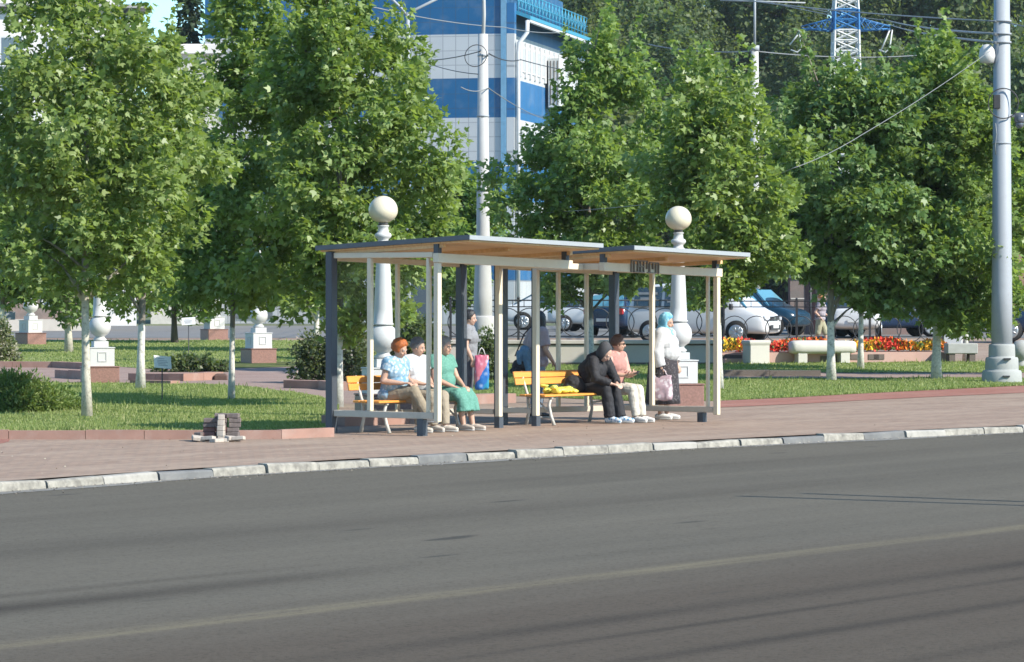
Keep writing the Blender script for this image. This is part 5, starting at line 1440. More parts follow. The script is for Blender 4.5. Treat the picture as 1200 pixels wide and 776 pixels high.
def head_frame(J):
    yaw, pitch, roll = J.get('look', (0, 0, 0))
    return Matrix.Rotation(R(yaw), 3, 'Z') @ Matrix.Rotation(R(pitch), 3, 'Y') @ Matrix.Rotation(R(roll), 3, 'X')
def build_body(root, J, skin, k=1.0, bare_legs=False):
    mb = MB()
    pe, ch, ne, hd = (V3(J[q]) for q in ('pelvis', 'chest', 'neck', 'head'))
    wa = lerp(pe, ch, .5)
    mb.ell(pe, (.125 * k, .165 * k, .13)); mb.ell(wa, (.115 * k, .145 * k, .16)); mb.ell(ch, (.12 * k, .165 * k, .17))
    mb.caps(lerp(pe, ch, .2), lerp(pe, ch, .8), .12 * k, .12 * k)
    mb.caps(ch + V3((0, 0, .08)), ne, .085 * k, .06); mb.caps(ne, hd + V3((-.01, 0, -.05)), .055, .053)
    Hf = head_frame(J)
    def hp(x, y, z): return hd + Hf @ V3((x, y, z))
    mb.ell(hp(-.008, 0, .02), (.098, .078, .108), 20, 14, Hf)                 # skull
    mb.ell(hp(.02, 0, -.035), (.072, .062, .085), 18, 12, Hf)                # jaw and face
    mb.ell(hp(.055, 0, -.092), (.026, .028, .02), 10, 8, Hf)                 # chin
    mb.caps(hp(.088, 0, .012), hp(.106, 0, -.028), .009, .0145, 8)           # nose
    for s in (1, -1):
        mb.ell(hp(-.005, s * .079, -.01), (.018, .010, .030), 10, 8, Hf)     # ears
        mb.ell(hp(.062, s * .034, -.035), (.024, .022, .022), 10, 8, Hf)     # cheeks
        mb.ell(hp(.078, s * .03, .026), (.018, .024, .008), 10, 8, Hf)       # brows
    for s, S in ((1, 'L'), (-1, 'R')):
        sh, el, wr = (V3(J[q + S]) for q in ('sh', 'el', 'wr'))
        mb.caps(lerp(ch, sh, .3) + V3((0, 0, .08)), sh, .075 * k, .058 * k)
        mb.chain([sh, lerp(sh, el, .45), el], [.056 * k, .047 * k, .038 * k]); mb.chain([el, lerp(el, wr, .35), wr], [.039 * k, .038 * k, .026])
        hdir = J.get('hd' + S, wr - el); pal = J.get('pl' + S, (0, 0, -1))
        hand(mb, wr, hdir, pal, J.get('curl' + S, .55), s if J.get('flip' + S) else -s)
        hi, kn, an = (V3(J[q + S]) for q in ('hip', 'kn', 'an'))
        mb.chain([hi, lerp(hi, kn, .5), kn], [.088 * k, .074 * k, .054 * k]); mb.chain([kn, lerp(kn, an, .35), an], [.052 * k, .050 * k, .034])
        t = V3(J['toe' + S]); mb.chain([an + V3((0, 0, -.02)), lerp(an, t, .55) + V3((0, 0, -.01)), t], [.036, .034, .024])
    mb.build('body', skin, root, remesh=.0075, smooth_it=2)
    for s in (1, -1):
        e = MB(); e.ell(hp(.083, s * .031, .008), (.010, .013, .008), 10, 8, Hf); e.build('eye', m_white, root)
        e = MB(); e.ell(hp(.0905, s * .031, .008), (.005, .006, .006), 8, 6, Hf); e.build('iris', m_eye, root)
    e = MB(); e.ell(hp(.086, 0, -.058), (.010, .024, .007), 12, 8, Hf); e.build('mouth', m_lip, root)
    return hp, Hf, hd
def hair_cap(root, hp, Hf, hd, mat, length=.0, puff=1.0, face=.55, name='hair', seed=1, top=.0):
    """hair as a shell around the skull, leaving the face free and reaching `length` below the ears"""
    mb = MB(); n, m = 36, 24; vs = []; fs = []
    for i in range(m + 1):
        ph = math.pi * i / m
        for j in range(n):
            t = 2 * math.pi * j / n
            d = V3((math.sin(ph) * math.cos(t), math.sin(ph) * math.sin(t), math.cos(ph)))
            front = d.x - max(0, d.z) * .75 - .0
            cover = 1.0 if front < face * .62 else max(0.0, 1 - (front - face * .62) / .16)
            low = max(0.0, (-d.z - .25 - length * 2) / .3); cover *= max(0.0, 1 - low)
            nz = mnoise.noise(d * 5 + V3((seed, 0, 0))) * .10 + mnoise.noise(d * 13 + V3((seed, 3, 0))) * .07
            k = (.86 + (.30 * puff + nz) * cover)
            q = V3((d.x * .102 - .012, d.y * .083, d.z * .112 + .022)) * k
            if d.z < 0 and d.x < .35: q.z -= length * cover * min(1, -d.z * 2) 
            vs.append(hp(*q))
    for i in range(m):
        for j in range(n):
            j2 = (j + 1) % n; fs.append((i * n + j, (i + 1) * n + j, (i + 1) * n + j2, i * n + j2))
    mb._add(vs, fs, True); return mb.build(name, mat, root)
def top_garment(root, J, mat, k=1.0, sleeve=.45, name='shirt', hem=.0, slack=.018, belly=0.0, ret=False, vest=False, neck=True, voxel=.010):
    mb = MB(); pe, ch, ne = (V3(J[q]) for q in ('pelvis', 'chest', 'neck')); s_ = slack
    wa = lerp(pe, ch, .5)
    mb.ell(lerp(pe, ch, hem), (.13 * k + s_, .17 * k + s_, .13)); mb.ell(wa + V3((belly * .5, 0, 0)), (.12 * k + s_ + belly * .5, .15 * k + s_, .18)); mb.ell(ch + V3((.012, 0, -.02)), (.125 * k + s_, .17 * k + s_, .17))
    mb.caps(lerp(pe, ch, .15), lerp(pe, ch, .85), .125 * k + s_, .125 * k + s_)
    if neck: mb.caps(ch + V3((0, 0, .08)), lerp(ch, ne, .82), .09 * k + s_ * .6, .064 + s_ * .3)
    for S in ('L', 'R'):
        sh, el, wr = (V3(J[q + S]) for q in ('sh', 'el', 'wr'))
        mb.caps(lerp(ch, sh, .3) + V3((0, 0, .08)), sh, .08 * k + s_ * .5, .062 * k + s_ * .6)
        if sleeve > 0:
            a = min(1, sleeve * 2)
            pts = [sh, lerp(sh, el, a * .5), lerp(sh, el, a)]; rd = [.060 * k + s_, .054 * k + s_, .050 * k + s_ * 1.1]
            if sleeve > .5:
                b2 = (sleeve - .5) * 2; pts += [lerp(el, wr, b2 * .5), lerp(el, wr, b2)]; rd[2] = .046 * k + s_; rd += [.042 * k + s_, .034 * k + s_]
            mb.tube(pts, rd, 14); mb.ell(sh, .060 * k + s_)
            if sleeve > .5: mb.ell(el, .046 * k + s_)
    if ret: return mb
    return mb.build(name, mat, root, remesh=voxel, smooth_it=1, disp=(.012, .10))
def trousers(root, J, mat, k=1.0, name='trousers', to=1.0, slack=.016, flare=.0):
    mb = MB(); pe = V3(J['pelvis'])
    mb.ell(pe + V3((0, 0, -.01)), (.135 * k + slack * .6, .172 * k + slack * .6, .125))
    for S in ('L', 'R'):
        hi, kn, an = (V3(J[q + S]) for q in ('hip', 'kn', 'an'))
        mb.chain([hi, lerp(hi, kn, .5), kn], [.094 * k + slack * .6, .08 * k + slack * .8, .060 * k + slack])
        e = lerp(kn, an, to)
        mb.tube([kn, lerp(kn, e, .4), e], [.060 * k + slack, .056 * k + slack + flare * .5, .046 * k + slack + flare], 14)
    return mb.build(name, mat, root, remesh=.010, smooth_it=1, disp=(.020, .08))
def shoes(root, J, mat, sole, name='shoe', bulk=1.0):
    for S in ('L', 'R'):
        an, t = V3(J['an' + S]), V3(J['toe' + S]); d = (t - an); d.z = 0; d.normalize(); sd = V3((-d.y, d.x, 0)); heel = V3((an.x, an.y, t.z)) - d * .045
        up = V3((0, 0, 1))
        if 'ft' + S in J: up = V3(J['ft' + S])
        mb = MB(); mb.ell(heel + V3((0, 0, .02)), (.045 * bulk, .038 * bulk, .045)); mb.chain([heel + V3((0, 0, .02)), lerp(heel, t, .6) + V3((0, 0, .022)), t + d * .03 + V3((0, 0, .008))], [.042 * bulk, .043 * bulk, .032 * bulk]); mb.ell(lerp(heel, an, .6) + d * .02, (.045 * bulk, .040 * bulk, .045))
        o = mb.build(name, mat, root, remesh=.009, smooth_it=1)
        mb = MB(); pts = []
        for i in range(18):
            a = 2 * math.pi * i / 18; f = math.cos(a); L = ((t + d * .06) - (heel - d * .045)).length / 2; c = (t + d * .06 + heel - d * .045) / 2
            pts.append(c + d * f * L + sd * math.sin(a) * (.044 + .006 * f) * bulk)
        mb.loft([[p + V3((0, 0, -.028)) for p in pts], [p + V3((0, 0, -.006)) for p in pts]]); mb.build('sole', sole, o)
def seated(lean=.06, look=(0, 0, 0), sp=.10, knx=.43, anx=.46, hz=.53, hh=.60, sh_w=.175, slouch=0.0):
    J = dict(pelvis=(0, 0, hz), chest=(lean * .7 + .0, 0, hz + .36 - slouch), neck=(lean + .02, 0, hz + .555 - slouch), head=(lean + .06, 0, hz + .665 - slouch), look=look)
    J.update(hipL=(.03, .085, hz - .02), hipR=(.03, -.085, hz - .02), knL=(knx, sp, hz - .02), knR=(knx, -sp, hz - .02), anL=(anx, sp * .8, .09), anR=(anx, -sp * .8, .09), toeL=(anx + .15, sp * .95, .035), toeR=(anx + .15, -sp * .95, .035))
    J.update(shL=(lean * .9, sh_w, hz + .475 - slouch), shR=(lean * .9, -sh_w, hz + .475 - slouch))
    return J
def standing(h=1.65, look=(0, 0, 0), lean=0.02, sh_w=.175):
    k = h / 1.70
    J = dict(pelvis=(0, 0, .93 * k), chest=(lean, 0, 1.27 * k), neck=(lean, 0, 1.46 * k), head=(lean + .03, 0, 1.585 * k), look=look)
    J.update(hipL=(0, .09, .88 * k), hipR=(0, -.09, .88 * k), knL=(.02, .09, .48 * k), knR=(.02, -.09, .48 * k), anL=(-.02, .085, .08), anR=(-.02, -.085, .08), toeL=(.13, .10, .035), toeR=(.13, -.10, .035))
    J.update(shL=(lean, sh_w, 1.39 * k), shR=(lean, -sh_w, 1.39 * k), elL=(-.02, sh_w + .05, 1.10 * k), elR=(-.02, -sh_w - .05, 1.10 * k), wrL=(.06, sh_w + .05, .87 * k), wrR=(.06, -sh_w - .05, .87 * k))
    return J
HEAD = math.atan2(-PX.y, -PX.x)              # facing the road from the bench
def cloth(name, c, rough=.85, var=.10, scale=14, **k): return M(name, c, rough, var, scale, .25, **k)
m_sole = M('shoe_sole', (.45, .43, .40), .8)
def pat_mat(name, c1, c2, scale=30, lim=.5, c3=None):
    m, nt, b = new_mat(name); v = coord(nt)
    vo = nd(nt, 'ShaderNodeTexVoronoi', Scale=scale); nt.links.new(v, vo.inputs['Vector'])
    f = ramp(nt, [(lim - .05, (1, 1, 1)), (lim + .05, (0, 0, 0))], vo.outputs['Distance']).outputs[0]
    o = mixc(nt, f, c1, c2)
    if c3: o = mixc(nt, ramp(nt, [(.5, (0, 0, 0)), (.6, (1, 1, 1))], noise_(nt, v, scale * .4, 2)).outputs[0], o, c3)
    nt.links.new(o, b.inputs['Base Color']); b.inputs['Roughness'].default_value = .85; return m

# --- 1: red-haired woman in a pale blue vest, legs crossed
J = seated(.10, (12, 20, 4), sp=.07, slouch=.02)
J.update(knL=(.42, .06, .52), anL=(.44, .10, .09), toeL=(.59, .13, .035), knR=(.43, -.02, .60), anR=(.64, .05, .24), toeR=(.76, .06, .18))
J.update(elR=(.06, -.25, .73), wrR=(.30, -.10, .70), hdR=(1, .35, .05), plR=(0, .2, -1), elL=(.10, .24, .74), wrL=(.33, .07, .70), hdL=(1, -.5, 0), plL=(0, 0, -1))
p1 = thing('person', 'orange-haired woman in a pale blue patterned vest and khaki trousers on the left bench', 'person', sw(.66, 1.40), HEAD, 'people seated in the shelter')
hp, Hf, hd = build_body(p1, J, m_skin, 1.1)
hair_cap(p1, hp, Hf, hd, M('copper_hair', (.42, .11, .018), .6, .35, 40, .5), .02, 1.25, .60, seed=2)
m_v = pat_mat('pale_blue_print', (.20, .31, .40), (.42, .48, .52), 22, .42, (.12, .25, .36))
top_garment(p1, J, m_v, 1.16, .22, 'vest', slack=.026, belly=.07)
trousers(p1, J, cloth('khaki_cloth', (.30, .24, .165)), 1.12, to=.93)
shoes(p1, J, M('cream_shoe', (.58, .52, .44), .6), m_sole)
# --- 2: man in a white T-shirt
J = seated(.04, (25, 12, 0), sp=.11, sh_w=.19)
J.update(elR=(.08, -.27, .74), wrR=(.30, -.11, .68), plR=(0, .2, -1), hdR=(1, .4, 0), elL=(.08, .26, .74), wrL=(.29, .08, .68), hdL=(1, -.5, 0))
J.update(knR=(.45, -.10, .50), anR=(.44, -.06, .09), toeR=(.60, -.08, .035), knL=(.47, .12, .51), anL=(.52, .10, .09), toeL=(.67, .13, .035))
p2 = thing('person', 'man in a white T-shirt and beige trousers in the middle of the left bench', 'person', sw(1.15, 1.42), HEAD, 'people seated in the shelter')
hp, Hf, hd = build_body(p2, J, m_skin, 1.1)
hair_cap(p2, hp, Hf, hd, M('grey_brown_hair', (.15, .135, .125), .7, .3, 40, .4), .0, .85, .5, seed=5)
top_garment(p2, J, cloth('white_cotton', (.55, .56, .58)), 1.18, .26, 'tshirt', slack=.02, belly=.08)
trousers(p2, J, cloth('beige_cloth', (.34, .285, .21)), 1.1, to=.95)
shoes(p2, J, M('cream_shoe', (.58, .52, .44), .6), m_sole)
# --- 3: woman in a green dress
J = seated(.02, (8, 4, 0), sp=.10)
J.update(elR=(.10, -.25, .74), wrR=(.34, -.12, .63), plR=(0, .1, -1), hdR=(1, .2, -.3), elL=(.12, .23, .74), wrL=(.36, .09, .63), hdL=(1, -.3, -.2))
J.update(anR=(.47, -.05, .09), toeR=(.62, -.06, .035), anL=(.50, .12, .09), toeL=(.65, .15, .035))
p3 = thing('person', 'grey-haired woman in a green dress at the far end of the left bench', 'person', sw(1.77, 1.42), HEAD, 'people seated in the shelter')
hp, Hf, hd = build_body(p3, J, m_skin, 1.1)
hair_cap(p3, hp, Hf, hd, M('grey_hair', (.24, .22, .20), .7, .3, 40, .4), .01, 1.05, .55, seed=8)
m_green = pat_mat('green_print', (.085, .23, .18), (.11, .28, .22), 40, .4)
top_garment(p3, J, m_green, 1.16, .25, 'bodice', slack=.022, belly=.06)
mb = MB(); mb.ell((0, 0, .53), (.16, .20, .14))
for s in (1, -1): mb.tube([(.02, s * .09, .53), (.25, s * .105, .53), (.42, s * .11, .52), (.50, s * .11, .44), (.52, s * .11, .28)], [.115, .11, .10, .085, .10], 16)
mb.tube([(.1, 0, .54), (.42, 0, .53), (.50, 0, .44), (.52, 0, .29)], [.11, .095, .08, .09], 14)
mb.build('skirt', m_green, p3, remesh=.010, smooth_it=2, disp=(.022, .08))
mb = MB(); mb.ring((.01, 0, .70), .165, .014, (1, 0, 0), (0, 1.1, 0)); mb.build('belt', M('dark_belt', (.04, .06, .05), .6), p3)
mb = MB()
for s in (1, -1): mb.ring(hp(.096, s * .032, .008), .020, .0035, Hf @ V3((0, 1, 0)), Hf @ V3((0, 0, 1)), 16, 5)
mb.build('glasses', m_blackp, p3)
shoes(p3, J, M('beige_shoe', (.50, .42, .35), .6), m_sole)
# --- 4: person in black, bent forward, hood up
J = seated(.26, (14, 42, 0), sp=.11, slouch=.13, hz=.54)
J.update(chest=(.14, 0, .83), neck=(.23, 0, .985), head=(.315, 0, 1.055), shL=(.22, .165, .94), shR=(.22, -.165, .94))
J.update(elR=(.33, -.24, .68), wrR=(.50, -.08, .60), hdR=(1, .4, -.2), plR=(0, .2, -1), elL=(.34, .22, .68), wrL=(.50, .06, .60), hdL=(1, -.4, -.2))
J.update(anR=(.47, -.08, .10), toeR=(.64, -.10, .038), anL=(.52, .12, .10), toeL=(.69, .15, .038))
p4 = thing('person', 'person in a black hooded jacket and blue-white sneakers bent forward on the right bench', 'person', sw(5.28, 1.42), HEAD, 'people seated in the shelter')
hp, Hf, hd = build_body(p4, J, m_skin2, 1.05)
m_blk = cloth('black_cloth', (.018, .018, .022), .8)
mb = top_garment(p4, J, m_blk, 1.0, .96, 'jacket', slack=.026, belly=.03, ret=True)
mb.caps((.08, 0, .96), (.18, 0, 1.02), .10, .08); mb.ell((.12, .0, .99), (.10, .13, .08)); mb.caps((-.03, 0, .80), (.10, 0, .92), .14, .12)
mb.build('jacket', m_blk, p4, remesh=.011, smooth_it=1, disp=(.03, .08))
mb = MB(); hr_ = []
n, m_ = 28, 18; vs = []; fs = []
for i in range(m_ + 1):
    ph = math.pi * i / m_
    for j in range(n):
        t = 2 * math.pi * j / n; d = V3((math.sin(ph) * math.cos(t), math.sin(ph) * math.sin(t), math.cos(ph)))
        k = 1.22 if d.x < .45 else max(.78, 1.22 - (d.x - .45) * 1.8)
        pk = 1 + .25 * max(0, -d.x) * max(0, d.z) * 2
        vs.append(hp(*(V3((d.x * .10 - .014, d.y * .085, d.z * .115 + .01)) * k * pk)))
for i in range(m_):
    for j in range(n): j2 = (j + 1) % n; fs.append((i * n + j, (i + 1) * n + j, (i + 1) * n + j2, i * n + j2))
mb._add(vs, fs, True); mb.build('hood', cloth('charcoal_cloth', (.055, .058, .066)), p4)
trousers(p4, J, m_blk, 1.12, to=1.0, flare=.02)
shoes(p4, J, pat_mat('blue_white_sneaker', (.66, .70, .74), (.10, .28, .46), 26, .42), m_sole, 'sneaker', 1.15)
# black shoulder bag lying beside
b = MB(); b.ell((0, 0, .14), (.15, .11, .13)); b.ell((-.06, 0, .08), (.12, .12, .08)); b.ell((.05, .02, .1), (.12, .11, .1))
o = b.build('handbag', m_blk, None, remesh=.012, smooth_it=2, disp=(.025, .06), loc=sw(4.98, 1.46, .462)); setp(o, 'slumped black bag on the bench behind the person in black', 'bag')
# --- 5: woman with sunglasses
J = seated(.05, (38, 4, 0), sp=.08)
J.update(elR=(.10, -.23, .74), wrR=(.33, -.08, .72), hdR=(.9, .4, .3), plR=(-.2, .4, 1), curlR=.8, elL=(.12, .21, .74), wrL=(.34, .04, .71), hdL=(.9, -.5, .2), plL=(0, -.3, 1))
J.update(anR=(.48, -.05, .09), toeR=(.63, -.05, .035), anL=(.50, .09, .09), toeL=(.65, .11, .035))
p5 = thing('person', 'woman in sunglasses, coral red top and cream trousers holding a phone on the bench', 'person', sw(5.74, 1.30), HEAD, 'people seated in the shelter')
hp, Hf, hd = build_body(p5, J, m_skin, 1.0)
hair_cap(p5, hp, Hf, hd, M('auburn_hair', (.12, .055, .03), .6, .3, 40, .4), .01, .85, .52, seed=11)
top_garment(p5, J, cloth('pink_cotton', (.60, .36, .30)), 1.02, .70, 'blouse', slack=.02)
mb = top_garment(p5, J, None, 1.05, 0, 'vest', slack=.032, ret=True, neck=False); mb.build('waistcoat', cloth('coral_cloth', (.44, .22, .19)), p5, remesh=.012, smooth_it=1, disp=(.02, .06))
trousers(p5, J, cloth('cream_cloth', (.62, .57, .48)), 1.02, to=.96)
shoes(p5, J, M('white_shoe', (.70, .68, .64), .6), m_sole)
mb = MB()
for s in (1, -1): mb.ell(hp(.092, s * .032, .008), (.008, .027, .020), 12, 8, Hf); mb.tube([hp(.088, s * .055, .012), hp(.05, s * .082, .012), hp(-.01, s * .086, .008)], .004, 5)
mb.tube([hp(.098, .01, .012), hp(.098, -.01, .012)], .004, 5); mb.build('sunglasses', M('sunglass_black', (.012, .012, .012), .15), p5)
ph_ = MB(); ph_.box((0, 0, 0), (.075, .15, .009), mat=Matrix.Rotation(R(-35), 3, 'Y')); wp = p5.matrix_basis
o = ph_.build('phone', M('phone_dark', (.05, .05, .055), .2), None, bevel=.003, loc=sw(5.74, 1.30) + Matrix.Rotation(HEAD, 3, 'Z') @ V3((.44, -.02, .765))); o.rotation_euler = (0, 0, HEAD + 1.57); setp(o, 'dark phone held by the woman in sunglasses', 'phone')
# --- 6: standing woman with a blue headscarf
J = standing(1.62, (4, 10, 0), .03, .18)
J.update(elR=(-.02, -.26, 1.06), wrR=(.06, -.24, .80), elL=(.02, .25, 1.06), wrL=(.16, .20, .86), hdR=(.1, 0, -1), plR=(0, 1, 0), curlR=.9, anL=(.03, .10, .08), toeL=(.18, .12, .035))
pos6 = gp(777, 492); h6 = R(-22)
p6 = thing('person', 'standing woman in a blue headscarf, white blouse and dark dotted skirt', 'person', pos6, h6)
hp, Hf, hd = build_body(p6, J, m_skin, 1.15)
m_wb = cloth('white_blouse', (.56, .555, .555))
top_garment(p6, J, m_wb, 1.32, .94, 'blouse', hem=-.02, slack=.035, belly=.07)
mb = MB()
rings_ = []
for z, rx, ry in ((.99, .19, .235), (.88, .225, .265), (.72, .235, .28), (.52, .245, .29), (.34, .26, .30), (.25, .265, .305)):
    rings_.append([V3((rx * math.cos(2 * math.pi * i / 40) * (1 + (.07 * (1 - z)) * math.cos(9 * 2 * math.pi * i / 40)), ry * math.sin(2 * math.pi * i / 40) * (1 + (.07 * (1 - z)) * math.cos(9 * 2 * math.pi * i / 40 + z)), z)) for i in range(40)])
mb.loft(rings_); mb.build('skirt', pat_mat('dotted_dark', (.026, .021, .025), (.30, .27, .27), 36, .20), p6)
m_scarf = pat_mat('blue_scarf_print', (.17, .42, .52), (.34, .58, .66), 20, .42, (.10, .30, .42))
hair_cap(p6, hp, Hf, hd, m_scarf, .06, 1.15, .52, 'headscarf', 3)
mb = MB(); mb.caps(hd + V3((-.04, 0, -.06)), hd + V3((-.09, 0, -.20)), .10, .12); mb.ell(hd + V3((-.08, 0, -.22)), (.12, .17, .09)); mb.caps(hd + V3((.05, 0, -.12)), hd + V3((.10, 0, -.27)), .055, .03)
mb.build('scarf_tail', m_scarf, p6, remesh=.010, smooth_it=1, disp=(.02, .05))
shoes(p6, J, M('white_shoe', (.70, .68, .64), .6), m_sole)
mW6 = Matrix.Translation(pos6) @ Matrix.Rotation(h6, 4, 'Z')
def cloth_bag(name, label, mat, loc, rz, w, h, d, strap, mat2=None, strap_m=None):
    root = thing(name, label, 'bag', loc, rz)
    mb = MB(); rg = []
    for z, k, kd in ((-h, .86, .8), (-h + .03, 1.0, 1.0), (-h * .55, 1.04, 1.15), (-h * .2, .98, .8), (-.01, .95, .35), (0, .94, .3)):
        rg.append([V3((math.copysign(abs(math.cos(t)) ** .45, math.cos(t)) * w / 2 * k, math.copysign(abs(math.sin(t)) ** .6, math.sin(t)) * d / 2 * kd, z)) for t in [2 * math.pi * i / 28 for i in range(28)]])
    mb.loft(rg); o = mb.build('sack', mat, root); md = o.modifiers.new('s', 'SUBSURF'); md.levels = 2; md.render_levels = 2
    md = o.modifiers.new('d', 'DISPLACE'); md.texture = cloth_tex(.09); md.strength = .035; md.texture_coords = 'LOCAL'
    mb = MB()
    for s in (-1, 1): mb.tube([(-w * .25, s * d * .1, -.01), (-w * .12, s * .006, strap * .75), (0, 0, strap), (w * .12, s * .006, strap * .75), (w * .25, s * d * .1, -.01)], .008, 6)
    mb.build('handle', strap_m or mat, root); return root
hpos = mW6 @ V3((.075, -.24, .70))
cloth_bag('shopping_bag', 'pale mauve patterned shopping bag carried by the standing woman in the headscarf', pat_mat('mauve_print', (.42, .30, .33), (.60, .52, .54), 14, .40, (.34, .24, .27)), hpos, R(-14), .30, .40, .15, .10)
# --- 7: person behind the graphite column with a big bag
J = standing(1.66, (0, 6, 0), .02, .18)
J.update(elR=(.02, -.25, 1.08), wrR=(.12, -.24, .86), hdR=(.1, 0, -1), plR=(0, 1, 0), curlR=.9)
pos7 = gp(547.5, 482); h7 = R(-8)
p7 = thing('person', 'dark-haired person in a light grey shirt standing behind the middle graphite column', 'person', pos7, h7)
hp, Hf, hd = build_body(p7, J, m_skin, 1.02)
hair_cap(p7, hp, Hf, hd, M('black_hair', (.018, .016, .016), .5, .3, 40, .4), .0, .9, .5, seed=12)
top_garment(p7, J, cloth('light_grey_cotton', (.24, .24, .25)), 1.08, .3, 'shirt', slack=.03)
trousers(p7, J, cloth('dark_grey_cloth', (.10, .10, .11)), 1.02, to=.97)
shoes(p7, J, m_blackp, m_sole)
def split_mat():
    m, nt, b_ = new_mat('pink_blue_print'); tc = nt.nodes.new('ShaderNodeTexCoord'); sep = nt.nodes.new('ShaderNodeSeparateXYZ'); v = tc.outputs['Object']; nt.links.new(v, sep.inputs[0])
    n = noise_(nt, v, 6, 2)
    f = math_(nt, 'ADD', math_(nt, 'ADD', sep.outputs['X'], math_(nt, 'MULTIPLY', sep.outputs['Z'], -.55)), math_(nt, 'MULTIPLY', n, .12))
    c = ramp(nt, [(.0, (.40, .07, .13)), (.195, (.46, .15, .18)), (.20, (.012, .10, .33)), (.34, (.02, .14, .40)), (.36, (.02, .22, .36))], math_(nt, 'ADD', f, -.02), 'LINEAR').outputs[0]
    vo = nd(nt, 'ShaderNodeTexVoronoi', Scale=8.0); nt.links.new(v, vo.inputs['Vector'])
    c = mixc(nt, ramp(nt, [(.05, (.5, .5, .5)), (.34, (0, 0, 0))], vo.outputs['Distance']).outputs[0], c, (.50, .58, .66))
    nt.links.new(c, b_.inputs['Base Color']); b_.inputs['Roughness'].default_value = .4; return m
hpos = Matrix.Translation(pos7) @ Matrix.Rotation(h7, 4, 'Z') @ V3((.30, -.27, .99))
hpos = V3((X_at(564.5, pos7.y - .2), pos7.y - .25, Z_at(416, pos7.y - .2)))
cloth_bag('carrier_bag', 'big glossy pink and blue carrier bag hanging right of the graphite column', split_mat(), hpos, R(6), .24, .58, .16, .12, strap_m=m_wh)
# --- 8: long-haired woman behind the cream posts with a denim jacket on her bag
J = standing(1.64, (65, 2, 0), .02, .18)
J.update(elR=(.05, -.24, 1.08), wrR=(.20, -.20, .88), elL=(-.08, .24, 1.08), wrL=(-.10, .22, .86))
pos8 = gp(629, 490); h8 = R(22)
p8 = thing('person', 'woman with long black hair and a dusty pink top standing behind cream posts', 'person', pos8, h8)
hp, Hf, hd = build_body(p8, J, m_skin, 1.06)
hair_cap(p8, hp, Hf, hd, M('black_hair', (.018, .016, .016), .5, .3, 40, .4), .15, 1.15, .42, seed=14)
top_garment(p8, J, cloth('dusty_pink', (.42, .32, .32)), 1.14, .4, 'top', slack=.035, hem=-.05)
trousers(p8, J, cloth('grey_jeans', (.20, .24, .30)), 1.05, to=.98)
shoes(p8, J, m_blackp, m_sole)
bp = gp(612, 486); root = thing('tote_bag', 'black bag with a blue denim jacket over it, hanging behind the long-haired woman', 'bag', V3((X_at(611, pos8.y - .1), pos8.y - .12, Z_at(438, pos8.y))), R(10))
b = MB(); b.ell((0, 0, .12), (.15, .09, .13)); b.ell((-.04, 0, .05), (.14, .09, .07)); b.build('sack', m_blk, root, remesh=.014, smooth_it=2, disp=(.03, .07))
b = MB(); b.ell((.05, -.03, .33), (.10, .08, .12)); b.caps((.06, -.07, .35), (.10, -.09, .02), .075, .045); b.caps((-.03, -.05, .32), (-.05, -.07, .18), .06, .04); b.build('denim_jacket', cloth('denim', (.13, .24, .34)), root, remesh=.012, smooth_it=2, disp=(.035, .07))
b = MB(); b.tube([(-.1, 0, .28), (.05, .05, .62), (.22, .08, .80)], .012, 6); b.build('strap', m_blk, root)
# --- 9: man walking beyond the flowerbed
J = standing(1.70, (0, 0, 0), .03, .19)
J.update(knL=(.16, .09, .48), anL=(.20, .085, .10), toeL=(.35, .09, .06), knR=(-.06, -.09, .48), anR=(-.30, -.085, .14), toeR=(-.18, -.09, .05), elR=(-.12, -.24, 1.12), wrR=(.05, -.25, .95), elL=(.06, .24, 1.12), wrL=(.22, .22, 1.0))
Y9 = 106.0
p9 = thing('person', 'walking man with light orange hair, grey T-shirt and khaki shorts beyond the flowerbed', 'person', (X_at(961, Y9), Y9, G(Y9)), R(-12))
hp, Hf, hd = build_body(p9, J, m_skin, 1.02)
hair_cap(p9, hp, Hf, hd, M('ginger_hair', (.50, .20, .07), .6, .3, 40, .4), .0, 1.1, .5, seed=16)
top_garment(p9, J, cloth('mauve_grey_cotton', (.34, .30, .33)), 1.08, .3, 'tshirt', slack=.03)
trousers(p9, J, cloth('light_khaki', (.33, .31, .20)), 1.08, 'shorts', to=.02, slack=.03)
shoes(p9, J, M('white_shoe', (.70, .68, .64), .6), m_sole)
mb = MB(); mb.ring((.0, 0, 1.0), .165, .018, (1, 0, 0), (0, 1.15, 0)); mb.build('belt', m_blackp, p9)
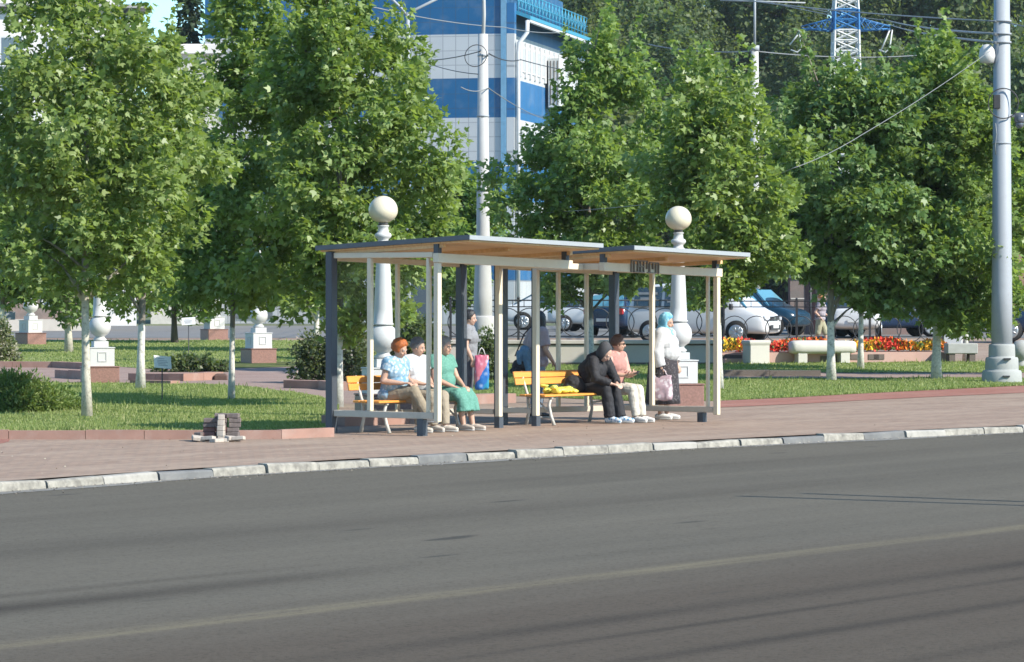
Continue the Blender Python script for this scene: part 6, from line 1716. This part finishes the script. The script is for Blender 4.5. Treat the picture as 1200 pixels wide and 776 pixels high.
# ================================================================== LIGHT, SKY, CAMERA
w = bpy.data.worlds.new('World'); scene.world = w; w.use_nodes = True
nt = w.node_tree; bg = nt.nodes['Background']
sky = nt.nodes.new('ShaderNodeTexSky'); sky.sky_type = 'NISHITA'; sky.sun_disc = False
sky.sun_elevation = EL; saz = math.atan2(AZ[0], AZ[1]); sky.sun_rotation = saz
sky.air_density = 1.0; sky.dust_density = .3; sky.ozone_density = 1.5
nt.links.new(mixc(nt, 1.0, sky.outputs[0], (.60, .86, 1.0), 'MULTIPLY'), bg.inputs['Color']); bg.inputs['Strength'].default_value = .15
sd = bpy.data.lights.new('sun', 'SUN'); sd.energy = 4.6; sd.angle = R(.53); sd.color = (1, .94, .84)
so = bpy.data.objects.new('sun', sd); COL.objects.link(so)
dv = Vector((AZ[0] * math.cos(EL), AZ[1] * math.cos(EL), math.sin(EL)))
so.rotation_euler = dv.to_track_quat('Z', 'Y').to_euler(); so.location = (20, 20, 40)
cam = bpy.data.cameras.new('camera'); co = bpy.data.objects.new('camera', cam); COL.objects.link(co)
co.location = (0, 0, CH); co.rotation_euler = (math.pi / 2, 0, 0)
cam.sensor_fit = 'HORIZONTAL'; cam.sensor_width = 36; cam.lens = 36 * F / 1200; cam.shift_y = -(388 - VH) / 1200
cam.clip_start = .5; cam.clip_end = 6000
scene.camera = co
vs_ = scene.view_settings; vs_.view_transform = 'Standard'; vs_.look = 'None'; vs_.exposure = .88; vs_.gamma = 1; vs_.use_curve_mapping = False
hz_ = MB(); hz_.bx(-3600, 3600, -70, 3600, -1.2, 46)
hm = bpy.data.materials.new('haze_air'); hm.use_nodes = True
for n_ in list(hm.node_tree.nodes):
    if n_.type == 'BSDF_PRINCIPLED': hm.node_tree.nodes.remove(n_)
pv = hm.node_tree.nodes.new('ShaderNodeVolumePrincipled'); pv.inputs['Color'].default_value = (.80, .90, 1, 1); pv.inputs['Density'].default_value = .00008
hm.node_tree.links.new(pv.outputs[0], hm.node_tree.nodes['Material Output'].inputs['Volume'])
setp(hz_.build('haze', hm), 'faint summer haze filling the air over the square and the hill', 'haze', kind='stuff')
scene.cycles.filter_width = 1.55
scene.cycles.max_bounces = 6; scene.cycles.transparent_max_bounces = 12
